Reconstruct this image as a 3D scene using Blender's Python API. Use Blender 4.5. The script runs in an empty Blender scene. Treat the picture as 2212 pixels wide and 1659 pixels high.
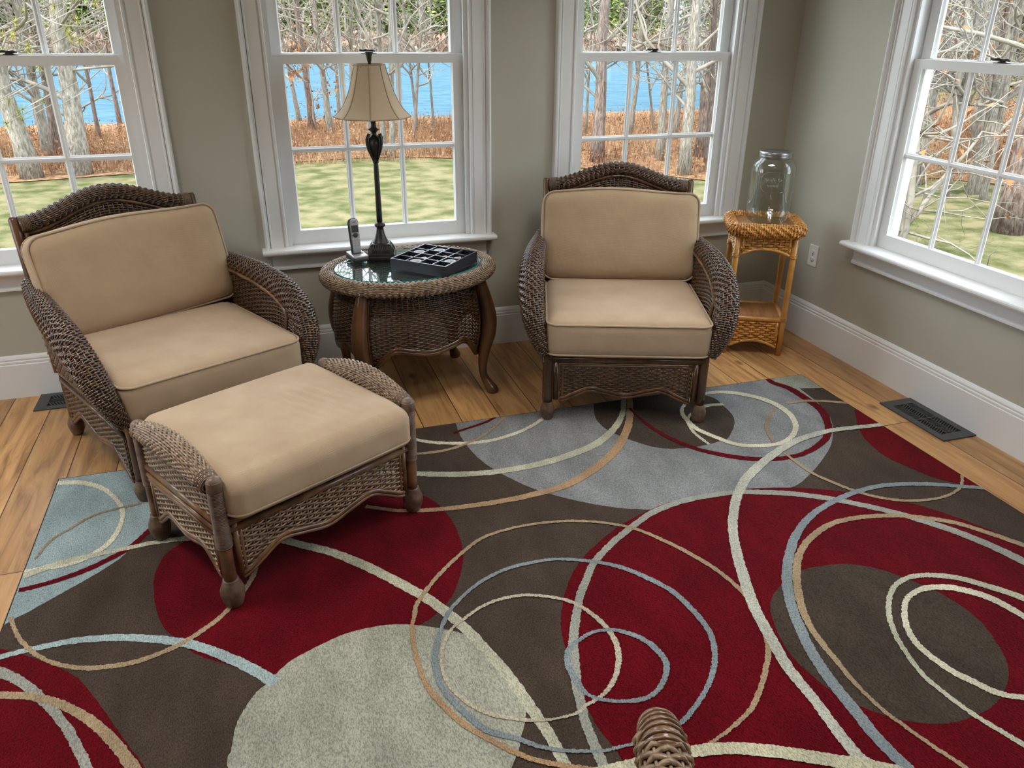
import bpy, bmesh, math, random
import numpy as np
from mathutils import Vector, Matrix
PI = math.pi
rnd = random.Random(7)
SC = bpy.context.scene
COL = SC.collection

# ------------------------------------------------------------------ camera
def setup_camera():
    rx, ry, rz = 0.4345, 0.3153, 0.0078
    cy, sy = math.cos(ry), math.sin(ry)
    fw = Vector((sy*math.cos(rx), cy*math.cos(rx), -math.sin(rx)))
    right = Vector((cy, -sy, 0)); up = right.cross(fw)
    c, s = math.cos(rz), math.sin(rz)
    r2 = c*right + s*up; u2 = -s*right + c*up
    cd = bpy.data.cameras.new('camera'); ob = bpy.data.objects.new('camera', cd); COL.objects.link(ob)
    cd.sensor_width = 36; cd.lens = 1692.6/2212*36; cd.clip_start = .05; cd.clip_end = 600
    m = Matrix((r2, u2, -fw)).transposed().to_4x4()
    m.translation = Vector((-2.862, -3.867, 1.6215))
    ob.matrix_world = m
    SC.camera = ob
setup_camera()

# ------------------------------------------------------------------ light
SC.view_settings.view_transform = 'Standard'
SC.view_settings.look = 'None'
SC.view_settings.exposure = 0.12
SC.view_settings.gamma = 1
SC.view_settings.use_curve_mapping = False
w = bpy.data.worlds.new('sky'); SC.world = w; w.use_nodes = True
wn = w.node_tree.nodes; wl = w.node_tree.links
bg = wn['Background']
bg.inputs[0].default_value = (.80, .90, 1.0, 1)
bg.inputs[1].default_value = SKY = 5.6
sl = bpy.data.lights.new('sun', 'SUN'); sl.energy = 6.0; sl.angle = .01; sl.color = (1, .93, .82)
so = bpy.data.objects.new('sun', sl); COL.objects.link(so)
so.rotation_euler = Vector((-1.0, -.40, 1.75)).to_track_quat('Z', 'Y').to_euler()

# ------------------------------------------------------------------ materials
def mat(name, col, rough=.6, metal=0, var=None, vscale=20, bump=0, bscale=60, spec=.5, coat=0, stretch=None, sheen=0, fac=(.35,.65), bdist=.002, detail=4, coords='Object'):
    m = bpy.data.materials.new(name); m.use_nodes = True
    nt = m.node_tree; N = nt.nodes; L = nt.links; b = N['Principled BSDF']
    b.inputs['Base Color'].default_value = (*col, 1); b.inputs['Roughness'].default_value = rough
    b.inputs['Metallic'].default_value = metal; b.inputs['Specular IOR Level'].default_value = spec
    b.inputs['Coat Weight'].default_value = coat
    b.inputs['Coat Roughness'].default_value = .15
    b.inputs['Sheen Weight'].default_value = sheen
    tc = N.new('ShaderNodeTexCoord'); mp = N.new('ShaderNodeMapping'); L.new(tc.outputs[coords], mp.inputs[0])
    if stretch: mp.inputs['Scale'].default_value = stretch
    if var:
        n = N.new('ShaderNodeTexNoise'); n.inputs['Scale'].default_value = vscale; n.inputs['Detail'].default_value = detail
        L.new(mp.outputs[0], n.inputs[0])
        r = N.new('ShaderNodeValToRGB'); r.color_ramp.elements[0].position = fac[0]; r.color_ramp.elements[1].position = fac[1]
        r.color_ramp.elements[0].color = (*col, 1); r.color_ramp.elements[1].color = (*var, 1)
        L.new(n.outputs[0], r.inputs[0]); L.new(r.outputs[0], b.inputs['Base Color'])
    if bump:
        n2 = N.new('ShaderNodeTexNoise'); n2.inputs['Scale'].default_value = bscale; n2.inputs['Detail'].default_value = 3
        L.new(mp.outputs[0], n2.inputs[0])
        bp = N.new('ShaderNodeBump'); bp.inputs['Strength'].default_value = bump; bp.inputs['Distance'].default_value = bdist
        L.new(n2.outputs[0], bp.inputs['Height']); L.new(bp.outputs[0], b.inputs['Normal'])
    return m

M = {}
M['wall'] = mat('wall_paint', (.47, .45, .37), .75, var=(.49, .47, .39), vscale=3, bump=.05, bscale=300)
M['trim'] = mat('trim_paint', (.82, .82, .81), .35, bump=.03, bscale=40)
M['ceil'] = mat('ceiling_paint', (.8, .79, .76), .8, var=(.78, .77, .74), vscale=2)
M['siding'] = mat('siding_paint', (.35, .35, .33), .8, bump=.2, bscale=30)
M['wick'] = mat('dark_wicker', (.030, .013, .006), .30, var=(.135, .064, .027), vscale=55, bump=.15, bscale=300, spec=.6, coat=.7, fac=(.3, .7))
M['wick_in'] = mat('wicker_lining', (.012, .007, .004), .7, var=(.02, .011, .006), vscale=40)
M['wickl'] = mat('pale_wicker', (.10, .052, .028), .38, var=(.42, .29, .18), vscale=70, bump=.25, bscale=300, coat=.4, fac=(.3, .68))  # lighter version of the dark wicker
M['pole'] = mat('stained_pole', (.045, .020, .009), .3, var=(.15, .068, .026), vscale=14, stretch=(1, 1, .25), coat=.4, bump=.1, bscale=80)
M['polel'] = mat('pale_pole', (.10, .048, .022), .3, var=(.25, .13, .060), vscale=14, coat=.4, bump=.1, bscale=80)  # lighter version of the stained pole
M['wrap'] = mat('pole_binding', (.10, .055, .035), .45, var=(.19, .12, .08), vscale=40, coat=.2)
M['honey'] = mat('honey_rattan', (.42, .16, .024), .32, var=(.85, .42, .09), vscale=45, coat=.4, bump=.2, bscale=200, fac=(.3, .7))
M['honeyp'] = mat('honey_pole', (.48, .21, .04), .3, var=(.68, .34, .08), vscale=12, coat=.5, bump=.1, bscale=60)
M['honeyr'] = mat('honey_reed', (.28, .11, .030), .45, var=(.42, .19, .06), vscale=60, stretch=(1, .08, 1))
M['black'] = mat('black_resin', (.010, .009, .009), .38, var=(.022, .018, .015), vscale=30, bump=.2, bscale=60)
M['tray'] = mat('tray_lacquer', (.012, .014, .022), .35, var=(.02, .022, .03), vscale=10)
M['traye'] = mat('tray_rim', (.05, .06, .08), .25, var=(.07, .08, .1), vscale=10)
M['silver'] = mat('silver_plastic', (.38, .37, .38), .35, metal=.4, bump=.05, bscale=100)
M['darkpl'] = mat('dark_plastic', (.02, .02, .022), .4, var=(.03, .03, .032), vscale=20)
M['lcd'] = mat('phone_screen', (.055, .06, .055), .15, var=(.07, .075, .07), vscale=20)
M['key'] = mat('phone_keys', (.42, .41, .40), .4, var=(.5, .49, .48), vscale=30)
M['lid'] = mat('zinc_lid', (.42, .42, .43), .35, metal=.9, var=(.30, .29, .29), vscale=25, bump=.1, bscale=50)
M['chrome'] = mat('clear_tap', (.85, .87, .88), .08, metal=.8)
M['vent'] = mat('vent_enamel', (.055, .058, .060), .55, var=(.07, .072, .074), vscale=60, bump=.15, bscale=200)
M['voiddark'] = mat('duct_shadow', (.006, .006, .006), .9, var=(.01, .01, .01), vscale=20)
M['bronze'] = mat('bronze_lock', (.03, .022, .018), .4, metal=.5, var=(.06, .05, .045), vscale=40)
M['outlet'] = mat('outlet_plastic', (.72, .70, .64), .4, bump=.03, bscale=50)
M['slot'] = mat('outlet_slot', (.03, .03, .03), .6, bump=.03, bscale=50)
M['stonew'] = mat('pale_stone', (.62, .66, .66), .4, var=(.78, .82, .82), vscale=80)
M['stonep'] = mat('pink_stone', (.60, .38, .34), .4, var=(.75, .60, .55), vscale=90)
M['stoneg'] = mat('grey_stone', (.10, .13, .14), .3, var=(.45, .48, .46), vscale=90)
M['stoneb'] = mat('brown_stone', (.20, .11, .06), .4, var=(.45, .33, .22), vscale=80)

def fabric(name, c1, c2, wv=900):
    m = mat(name, c1, .95, var=c2, vscale=7, sheen=.15, spec=.15, fac=(.3, .7))
    nt = m.node_tree; N = nt.nodes; L = nt.links; b = N['Principled BSDF']
    tc = N.new('ShaderNodeTexCoord')
    # canvas weave : two crossing waves
    w1 = N.new('ShaderNodeTexWave'); w1.bands_direction = 'X'; w1.inputs['Scale'].default_value = 130; w1.inputs['Distortion'].default_value = 1.5; w1.inputs['Detail Scale'].default_value = 3
    w2 = N.new('ShaderNodeTexWave'); w2.bands_direction = 'Y'; w2.inputs['Scale'].default_value = 130; w2.inputs['Distortion'].default_value = 1.5; w2.inputs['Detail Scale'].default_value = 3
    w3 = N.new('ShaderNodeTexWave'); w3.bands_direction = 'Z'; w3.inputs['Scale'].default_value = 130; w3.inputs['Distortion'].default_value = 1.5
    for q in (w1, w2, w3): L.new(tc.outputs['Object'], q.inputs[0])
    a = N.new('ShaderNodeMath'); a.operation = 'ADD'; L.new(w1.outputs['Fac'], a.inputs[0]); L.new(w2.outputs['Fac'], a.inputs[1])
    a2 = N.new('ShaderNodeMath'); a2.operation = 'ADD'; L.new(a.outputs[0], a2.inputs[0]); L.new(w3.outputs['Fac'], a2.inputs[1])
    bp = N.new('ShaderNodeBump'); bp.inputs['Strength'].default_value = .35; bp.inputs['Distance'].default_value = .0006
    L.new(a2.outputs[0], bp.inputs['Height'])
    n = N.new('ShaderNodeTexNoise'); n.inputs['Scale'].default_value = 6; n.inputs['Detail'].default_value = 3; L.new(tc.outputs['Object'], n.inputs[0])
    b2 = N.new('ShaderNodeBump'); b2.inputs['Strength'].default_value = .5; b2.inputs['Distance'].default_value = .012
    L.new(n.outputs[0], b2.inputs['Height']); L.new(bp.outputs[0], b2.inputs['Normal']); L.new(b2.outputs[0], b.inputs['Normal'])
    return m
M['cush'] = fabric('tan_canvas', (.43, .305, .20), (.49, .365, .245))
M['pipe'] = fabric('canvas_piping', (.40, .29, .19), (.46, .35, .24))
M['cushr'] = fabric('faded_canvas', (.40, .28, .18), (.45, .33, .20))
M['shade'] = fabric('silk_shade', (.60, .47, .32), (.64, .51, .35))

def pile(name, c, dark=.62):
    m = mat(name, c, 1.0, sheen=.06 if 'red' in name or 'brown' in name else .12, spec=.0)
    nt = m.node_tree; N = nt.nodes; L = nt.links; b = N['Principled BSDF']
    b.inputs['Sheen Roughness'].default_value = .5
    tc = N.new('ShaderNodeTexCoord'); mp = N.new('ShaderNodeMapping'); L.new(tc.outputs['Object'], mp.inputs[0])
    mp.inputs['Scale'].default_value = (1, .45, 1)
    n = N.new('ShaderNodeTexNoise'); n.inputs['Scale'].default_value = 330; n.inputs['Detail'].default_value = 2; L.new(mp.outputs[0], n.inputs[0])
    n3 = N.new('ShaderNodeTexNoise'); n3.inputs['Scale'].default_value = 9; n3.inputs['Detail'].default_value = 5; L.new(mp.outputs[0], n3.inputs[0])
    r = N.new('ShaderNodeValToRGB'); r.color_ramp.elements[0].position = .32; r.color_ramp.elements[1].position = .62
    r.color_ramp.elements[0].color = (*[x*dark for x in c], 1); r.color_ramp.elements[1].color = (*[min(1, x*1.22) for x in c], 1)
    L.new(n.outputs[0], r.inputs[0])
    r2 = N.new('ShaderNodeValToRGB'); r2.color_ramp.elements[0].position = .35; r2.color_ramp.elements[1].position = .65
    r2.color_ramp.elements[0].color = (.80, .80, .80, 1); r2.color_ramp.elements[1].color = (1.1, 1.1, 1.1, 1)
    L.new(n3.outputs[0], r2.inputs[0])
    mx = N.new('ShaderNodeMix'); mx.data_type = 'RGBA'; mx.blend_type = 'MULTIPLY'; mx.inputs[0].default_value = 1
    L.new(r.outputs[0], mx.inputs[6]); L.new(r2.outputs[0], mx.inputs[7]); L.new(mx.outputs[2], b.inputs['Base Color'])
    bp = N.new('ShaderNodeBump'); bp.inputs['Strength'].default_value = .9; bp.inputs['Distance'].default_value = .003
    L.new(n.outputs[0], bp.inputs['Height']); L.new(bp.outputs[0], b.inputs['Normal'])
    return m
RC = {'brown': (.062, .044, .033), 'brown2': (.058, .043, .032), 'red': (.105, .0022, .0062), 'red2': (.11, .002, .005), 'grey': (.22, .225, .225),
      'teal': (.27, .345, .35), 'sage': (.34, .34, .27), 'sage2': (.30, .31, .25), 'cream': (.60, .56, .42), 'cream2': (.45, .40, .30),
      'tan': (.34, .25, .15), 'tan2': (.26, .20, .13), 'sagestrip': (.45, .44, .33), 'greystrip': (.30, .30, .26), 'tealstrip': (.33, .42, .42),
      'orange': (.38, .24, .13), 'bluestrip': (.21, .245, .255), 'whitestrip': (.46, .46, .38), 'creamstrip': (.50, .47, .33), 'edge': (.03, .028, .03)}
for k, v in RC.items(): M['rug_'+k] = pile('rug_'+k+'_pile', v)

def floor_mat():
    m = mat('pine_planks', (.4, .2, .08), .38, spec=.4, coat=.15); nt = m.node_tree; N = nt.nodes; L = nt.links; b = N['Principled BSDF']
    b.inputs['Coat Roughness'].default_value = .3
    tc = N.new('ShaderNodeTexCoord'); mp = N.new('ShaderNodeMapping'); L.new(tc.outputs['Object'], mp.inputs[0])
    mp.inputs['Rotation'].default_value = (0, 0, PI/2)
    br = N.new('ShaderNodeTexBrick'); L.new(mp.outputs[0], br.inputs[0])
    br.inputs['Scale'].default_value = 1; br.inputs['Brick Width'].default_value = 2.3; br.inputs['Row Height'].default_value = .176
    br.inputs['Mortar Size'].default_value = .0022; br.inputs['Mortar Smooth'].default_value = .1; br.offset = .37; br.inputs['Bias'].default_value = 0
    br.inputs['Color1'].default_value = (0, 0, 0, 1); br.inputs['Color2'].default_value = (1, 1, 1, 1); br.inputs['Mortar'].default_value = (.5, .5, .5, 1)
    g = N.new('ShaderNodeMapping'); L.new(tc.outputs['Object'], g.inputs[0]); g.inputs['Scale'].default_value = (9, .8, 1)
    # shift the grain from plank to plank
    ad = N.new('ShaderNodeVectorMath'); ad.operation = 'ADD'; sc = N.new('ShaderNodeVectorMath'); sc.operation = 'SCALE'; sc.inputs['Scale'].default_value = 7
    L.new(br.outputs['Color'], sc.inputs[0]); L.new(g.outputs[0], ad.inputs[0]); L.new(sc.outputs[0], ad.inputs[1])
    n = N.new('ShaderNodeTexNoise'); n.inputs['Scale'].default_value = 2.2; n.inputs['Detail'].default_value = 8; n.inputs['Roughness'].default_value = .62; n.inputs['Distortion'].default_value = 1.2
    L.new(ad.outputs[0], n.inputs[0])
    r = N.new('ShaderNodeValToRGB'); e = r.color_ramp.elements
    e[0].position = .28; e[0].color = (.22, .10, .034, 1); e[1].position = .72; e[1].color = (.64, .38, .155, 1)
    k = e.new(.48); k.color = (.47, .245, .092, 1); k = e.new(.6); k.color = (.55, .305, .12, 1)
    L.new(n.outputs[0], r.inputs[0])
    hs = N.new('ShaderNodeHueSaturation'); L.new(r.outputs[0], hs.inputs['Color'])
    mr = N.new('ShaderNodeMapRange'); mr.inputs['To Min'].default_value = .78; mr.inputs['To Max'].default_value = 1.22; L.new(br.outputs['Color'], mr.inputs[0]); L.new(mr.outputs[0], hs.inputs['Value'])
    # knots and stains
    v = N.new('ShaderNodeTexVoronoi'); v.inputs['Scale'].default_value = 2.1; v.inputs['Randomness'].default_value = 1
    g2 = N.new('ShaderNodeMapping'); L.new(tc.outputs['Object'], g2.inputs[0]); g2.inputs['Scale'].default_value = (1.8, .9, 1); L.new(g2.outputs[0], v.inputs[0])
    kr = N.new('ShaderNodeValToRGB'); kr.color_ramp.elements[0].position = .03; kr.color_ramp.elements[1].position = .09
    kr.color_ramp.elements[0].color = (.25, .17, .12, 1); kr.color_ramp.elements[1].color = (1, 1, 1, 1); L.new(v.outputs['Distance'], kr.inputs[0])
    mx = N.new('ShaderNodeMix'); mx.data_type = 'RGBA'; mx.blend_type = 'MULTIPLY'; mx.inputs[0].default_value = 1
    L.new(hs.outputs[0], mx.inputs[6]); L.new(kr.outputs[0], mx.inputs[7])
    mj = N.new('ShaderNodeMix'); mj.data_type = 'RGBA'; L.new(br.outputs['Fac'], mj.inputs[0]); L.new(mx.outputs[2], mj.inputs[6]); mj.inputs[7].default_value = (.06, .028, .012, 1)
    L.new(mj.outputs[2], b.inputs['Base Color'])
    bp = N.new('ShaderNodeBump'); bp.inputs['Strength'].default_value = .5; bp.inputs['Distance'].default_value = .002; bp.invert = True
    L.new(br.outputs['Fac'], bp.inputs['Height']); L.new(bp.outputs[0], b.inputs['Normal'])
    return m
M['floor'] = floor_mat()

def thin_glass(name, tint=(.97, .99, .98), ior=1.5, rough=0.0):
    m = bpy.data.materials.new(name); m.use_nodes = True; nt = m.node_tree; N = nt.nodes; L = nt.links
    N.remove(N['Principled BSDF']); out = N['Material Output']
    t = N.new('ShaderNodeBsdfTransparent'); t.inputs[0].default_value = (*tint, 1)
    g = N.new('ShaderNodeBsdfGlossy'); g.inputs['Roughness'].default_value = rough
    f0 = ((ior-1)/(ior+1))**2     # Schlick, the same from both sides of the sheet
    lw = N.new('ShaderNodeLayerWeight'); lw.inputs[0].default_value = .5
    pw = N.new('ShaderNodeMath'); pw.operation = 'POWER'; L.new(lw.outputs['Facing'], pw.inputs[0]); pw.inputs[1].default_value = 5
    f = N.new('ShaderNodeMath'); f.operation = 'MULTIPLY_ADD'; L.new(pw.outputs[0], f.inputs[0]); f.inputs[1].default_value = 1-f0; f.inputs[2].default_value = f0
    mx = N.new('ShaderNodeMixShader'); L.new(f.outputs[0], mx.inputs[0]); L.new(t.outputs[0], mx.inputs[1]); L.new(g.outputs[0], mx.inputs[2])
    L.new(mx.outputs[0], out.inputs[0]); return m
M['pane'] = thin_glass('window_glass', (.97, .985, .98), 1.35)
M['jar'] = thin_glass('jar_glass', (.89, .94, .93), 2.1)
M['tabglass'] = thin_glass('table_glass', (.80, .93, .90), 2.3)
M['glassedge'] = mat('green_glass_edge', (.02, .30, .27), .15, bump=.02, bscale=20)

def outdoor_mats():
    M['bark'] = mat('grey_bark', (0.168, 0.143, 0.115), .95, var=(0.364, 0.329, 0.273), vscale=14, stretch=(3, 3, .6), bump=1, bscale=30, bdist=.03, spec=.1)
    M['barkb'] = mat('brown_bark', (0.105, 0.070, 0.056), .95, var=(0.280, 0.217, 0.182), vscale=16, stretch=(3, 3, .5), bump=1, bscale=26, bdist=.03, spec=.1)
    M['twig'] = mat('twigs', (0.180, 0.156, 0.126), .95, var=(0.276, 0.246, 0.204), vscale=3, spec=.1)
    M['needle'] = mat('pine_needles', (.15, .16, .025), .9, var=(.34, .33, .06), vscale=1.3, spec=.1)
    M['needlef'] = mat('far_pine_needles', (.09, .13, .035), .9, var=(.30, .33, .10), vscale=.35, spec=.1)
    M['leaf'] = mat('oak_leaves', (0.210, 0.084, 0.035), .9, var=(0.350, 0.168, 0.070), vscale=5, spec=.1)
    M['brush'] = mat('dry_brush', (.115, .045, .022), .95, var=(.36, .22, .125), vscale=1.1, spec=.05, fac=(.3, .7))
    M['shore'] = mat('far_brush', (.17, .10, .075), .95, var=(.34, .25, .18), vscale=.3, spec=.05)
    M['farwood'] = mat('far_twigs', (0.160, 0.136, 0.112), .95, var=(0.288, 0.256, 0.208), vscale=.5, spec=.1)
    M['litter'] = mat('leaf_litter', (.11, .055, .03), .95, var=(.28, .17, .09), vscale=9, bump=.6, bscale=40, bdist=.02, spec=.05, detail=8)
    m = mat('lawn_grass', (.060, .070, .022), .95, var=(.165, .145, .078), vscale=2.6, bump=.8, bscale=60, bdist=.02, spec=.05, detail=14, fac=(.36, .62)); M['lawn'] = m
    m = mat('lake_water', (.042, .088, .122), .9, var=(.070, .125, .158), vscale=.8, stretch=(1, 4, 1), bump=.3, bscale=2.5, bdist=.1, spec=0); M['water'] = m
    M['hook'] = mat('grey_iron', (.12, .12, .12), .5, var=(.16, .16, .16), vscale=30)
outdoor_mats()

# ------------------------------------------------------------------ mesh helpers
class G:
    """collects vertices / faces of ONE mesh"""
    def __init__(s): s.v = []; s.f = []; s.mi = []; s.n = 0; s.cur = 0
    def add(s, vs, fs, mi=None):
        vs = [tuple(map(float, q)) for q in vs]
        s.f += [tuple(i+s.n for i in f) for f in fs]; s.mi += [s.cur if mi is None else mi]*len(fs)
        s.v += vs; s.n += len(vs); return s
    def box(s, a, b, T=None, mi=None):
        x0, y0, z0 = a; x1, y1, z1 = b
        vs = [(x0,y0,z0),(x1,y0,z0),(x1,y1,z0),(x0,y1,z0),(x0,y0,z1),(x1,y0,z1),(x1,y1,z1),(x0,y1,z1)]
        if T is not None: vs = [tuple(T @ Vector(q)) for q in vs]
        return s.add(vs, [(3,2,1,0),(4,5,6,7),(0,1,5,4),(1,2,6,5),(2,3,7,6),(3,0,4,7)], mi)
    def tube(s, P, r, n=8, closed=False, cap=True, ell=None, mi=None):
        """tube along points P with radius r (number or list)"""
        P = np.array(P, float); m = len(P); R = np.full(m, r, float) if np.isscalar(r) else np.array(r, float)
        if closed: T = np.roll(P, -1, 0)-np.roll(P, 1, 0)
        else: T = np.gradient(P, axis=0)
        T /= np.linalg.norm(T, axis=1)[:, None]+1e-12
        a = np.array([0, 0, 1.]) if abs(T[0][2]) < .9 else np.array([1., 0, 0])
        U = np.zeros_like(P); u = np.cross(T[0], a)
        for i in range(m):
            u = u-T[i]*(u@T[i]); u /= np.linalg.norm(u)+1e-12; U[i] = u
        W = np.cross(T, U); an = np.arange(n)*2*PI/n
        e = ell or 1
        V = P[:, None]+R[:, None, None]*(np.cos(an)[None, :, None]*U[:, None]+np.sin(an)[None, :, None]*W[:, None]*e)
        fs = []
        for i in range(m if closed else m-1):
            j = (i+1) % m
            for k in range(n):
                l = (k+1) % n; fs.append((i*n+k, i*n+l, j*n+l, j*n+k))
        if not closed and cap: fs += [tuple(range(n))[::-1], tuple((m-1)*n+k for k in range(n))]
        return s.add(V.reshape(-1, 3), fs, mi)
    def lathe(s, prof, c=(0, 0, 0), n=24, axis=None, mi=None, ell=1, fn=None):
        """prof: list of (r,z); spun about z at c"""
        vs = []; m = len(prof)
        for r, z in prof:
            for k in range(n):
                a = 2*PI*k/n; q = r if fn is None else r*fn(a, z)
                p = Vector((math.cos(a)*q, math.sin(a)*q*ell, z))
                if axis is not None: p = axis @ p
                vs.append(tuple(p+Vector(c)))
        fs = [(i*n+k, i*n+(k+1) % n, (i+1)*n+(k+1) % n, (i+1)*n+k) for i in range(m-1) for k in range(n)]
        if prof[0][0] > 1e-6: fs.append(tuple(range(n))[::-1])
        if prof[-1][0] > 1e-6: fs.append(tuple((m-1)*n+k for k in range(n)))
        return s.add(vs, fs, mi)
    def prism(s, prof, A, B, up, out, mi=None):
        """extrude profile [(o,u)] from A to B; u along 'up', o along 'out'"""
        A, B, up, out = map(Vector, (A, B, up, out)); n = len(prof)
        vs = [tuple(P+out*o+up*u) for P in (A, B) for o, u in prof]
        fs = [(i, (i+1) % n, n+(i+1) % n, n+i) for i in range(n)]+[tuple(range(n))[::-1], tuple(range(n, 2*n))]
        return s.add(vs, fs, mi)
    def grid(s, V, closed_u=False, closed_v=False, mi=None, flip=False):
        V = np.asarray(V, float); a, b = V.shape[:2]; fs = []
        for i in range(a if closed_u else a-1):
            for j in range(b if closed_v else b-1):
                i2, j2 = (i+1) % a, (j+1) % b
                f = (i*b+j, i*b+j2, i2*b+j2, i2*b+j); fs.append(f[::-1] if flip else f)
        return s.add(V.reshape(-1, 3), fs, mi)

def link(name, g, mats, parent=None, smooth=True, fix=True, auto=None):
    me = bpy.data.meshes.new(name)
    if isinstance(g, G):
        me.from_pydata(g.v, [], g.f); me.polygons.foreach_set('material_index', g.mi)
    else: g.to_mesh(me); g.free()
    for m in (mats if isinstance(mats, (list, tuple)) else [mats]): me.materials.append(m)
    if fix and len(me.polygons) < 60000:
        bm = bmesh.new(); bm.from_mesh(me); bmesh.ops.recalc_face_normals(bm, faces=bm.faces); bm.to_mesh(me); bm.free()
    if smooth:
        me.polygons.foreach_set('use_smooth', [True]*len(me.polygons))
        if auto is not None:
            try: me.set_sharp_from_angle(angle=math.radians(auto))
            except Exception: pass
    me.update()
    o = bpy.data.objects.new(name, me); COL.objects.link(o)
    if parent is not None: o.parent = parent
    return o
def thing(name, label, cat, loc=(0, 0, 0), rz=0, group=None, kind=None):
    o = bpy.data.objects.new(name, None); COL.objects.link(o); o.empty_display_size = .1
    o.location = loc; o.rotation_euler = (0, 0, rz)
    if label: o['label'] = label
    if cat: o['category'] = cat
    if group: o['group'] = group
    if kind: o['kind'] = kind
    return o
def tag(o, label, cat, group=None, kind=None):
    o['label'] = label; o['category'] = cat
    if group: o['group'] = group
    if kind: o['kind'] = kind
    return o
def struct(name, g, m, **k):
    o = link(name, g, m, **k); o['kind'] = 'structure'; return o
def copy_tree(o, parent=None):
    c = o.copy(); COL.objects.link(c); c.parent = parent
    for ch in list(o.children): copy_tree(ch, c)
    return c

def crom(P, n=6, closed=False):
    P = np.array(P, float); m = len(P); out = []
    for i in range(m if closed else m-1):
        if closed: a, b, c, d = P[(i-1) % m], P[i], P[(i+1) % m], P[(i+2) % m]
        else: a, b, c, d = P[max(i-1, 0)], P[i], P[i+1], P[min(i+2, m-1)]
        for k in range(n):
            t = k/n
            out.append(.5*((2*b)+(-a+c)*t+(2*a-5*b+4*c-d)*t*t+(-a+3*b-3*c+d)*t**3))
    if not closed: out.append(P[-1])
    return np.array(out)

def weave(g, S, rows, stakes, ru=.0035, rn=.0024, amp=.003, ph=.5, ks=4, per=2, sub=1, closed=False, mask=None, stk_r=.0028, ring=5, seed=0, stk=True, jit=.0):
    """woven surface: strands along u pass over and under stakes that run along v.
    S(u,v) -> (N,3), u,v in 0..1. per = stakes covered by one full wave."""
    rs = np.random.RandomState(seed)
    nk = int(stakes*ks/per)
    an = np.arange(ring)*2*PI/ring
    def frame(u, v, e=1e-3):
        P = S(u, v)
        du = (S(np.clip(u+e, 0, 1) if not closed else (u+e), v)-S(np.clip(u-e, 0, 1) if not closed else (u-e), v))
        dv = (S(u, np.clip(v+e, 0, 1))-S(u, np.clip(v-e, 0, 1)))
        du /= np.linalg.norm(du, axis=-1, keepdims=True)+1e-12
        n = np.cross(du, dv); n /= np.linalg.norm(n, axis=-1, keepdims=True)+1e-12
        w = np.cross(n, du); return P, du, n, w
    def emit(P, n, w, a, b, close):
        k = len(P)
        V = P[:, None]+n[:, None]*(rn if b is None else b)*np.sin(an)[None, :, None]+w[:, None]*a*np.cos(an)[None, :, None]
        fs = [(i*ring+q, i*ring+(q+1) % ring, ((i+1) % k)*ring+(q+1) % ring, ((i+1) % k)*ring+q) for i in range(k if close else k-1) for q in range(ring)]
        V = V.reshape(-1, 3)
        g.f += [(a0+g.n, b0+g.n, c0+g.n, d0+g.n) for a0, b0, c0, d0 in fs]; g.mi += [g.cur]*len(fs)
        g.v += [tuple(q) for q in V.tolist()]; g.n += len(V)
    u = np.arange(nk+(0 if closed else 1))/nk
    for j in range(rows):
        v = np.full_like(u, (j+.5)/rows)
        if jit: v = np.clip(v+rs.uniform(-jit, jit)/rows, 0, 1)
        P, du, n, w = frame(u, v)
        off = amp*np.cos(2*PI*(np.arange(len(u))/ks+j*ph))
        P = P+n*off[:, None]
        if mask is None: emit(P, n, w, ru, rn, closed)
        else:
            ok = mask(u, v); i = 0
            while i < len(u):
                if ok[i]:
                    k = i
                    while k+1 < len(u) and ok[k+1]: k += 1
                    if k-i >= 2: emit(P[i:k+1], n[i:k+1], w[i:k+1], ru, rn, False)
                    i = k+1
                else: i += 1
    if stk:
        nv = max(6, rows//3)
        for k in range(stakes+(0 if closed else 1)):
            uu = k/stakes; v = np.linspace(0, 1, nv); uu = np.full_like(v, uu)
            if mask is not None:
                ok = mask(uu, v)
                if ok.sum() < 2: continue
                uu, v = uu[ok], v[ok]
            P, du, n, w = frame(uu, v)
            emit(P, n, du, stk_r, stk_r*.7, False)
    return g

def cushion(w, d, h, r=.035, puff=.0, n=14, crown=0, wr=None):
    """rounded, slightly stuffed box; centred, z up"""
    bm = bmesh.new(); bmesh.ops.create_cube(bm, size=2)
    bmesh.ops.subdivide_edges(bm, edges=bm.edges, cuts=n, use_grid_fill=True)
    for v in bm.verts:
        x, y, z = v.co
        f = lambda t: math.sin(t*PI/2)  # denser near edges
        X, Y, Z = f(x)*w/2, f(y)*d/2, f(z)*h/2
        q = Vector((max(-w/2+r, min(w/2-r, X)), max(-d/2+r, min(d/2-r, Y)), max(-h/2+r, min(h/2-r, Z))))
        dd = Vector((X, Y, Z))-q
        p = q+(dd.normalized()*r if dd.length > 1e-6 else Vector())
        if dd.length <= 1e-6: p = Vector((X, Y, Z))
        kx, ky = 1-(p.x/(w/2))**2, 1-(p.y/(d/2))**2; kz = 1-(p.z/(h/2))**2
        kx, ky, kz = max(kx, 0), max(ky, 0), max(kz, 0)
        p.z += (1 if p.z > 0 else -1)*puff*(kx*ky)**.6*(abs(p.z)/(h/2))
        p.x += (1 if p.x > 0 else -1)*puff*.5*(ky*kz)**.6*(abs(p.x)/(w/2)); p.y += (1 if p.y > 0 else -1)*puff*.5*(kx*kz)**.6*(abs(p.y)/(d/2))
        if wr: p = wr(p)
        v.co = p
    return bm
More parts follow.
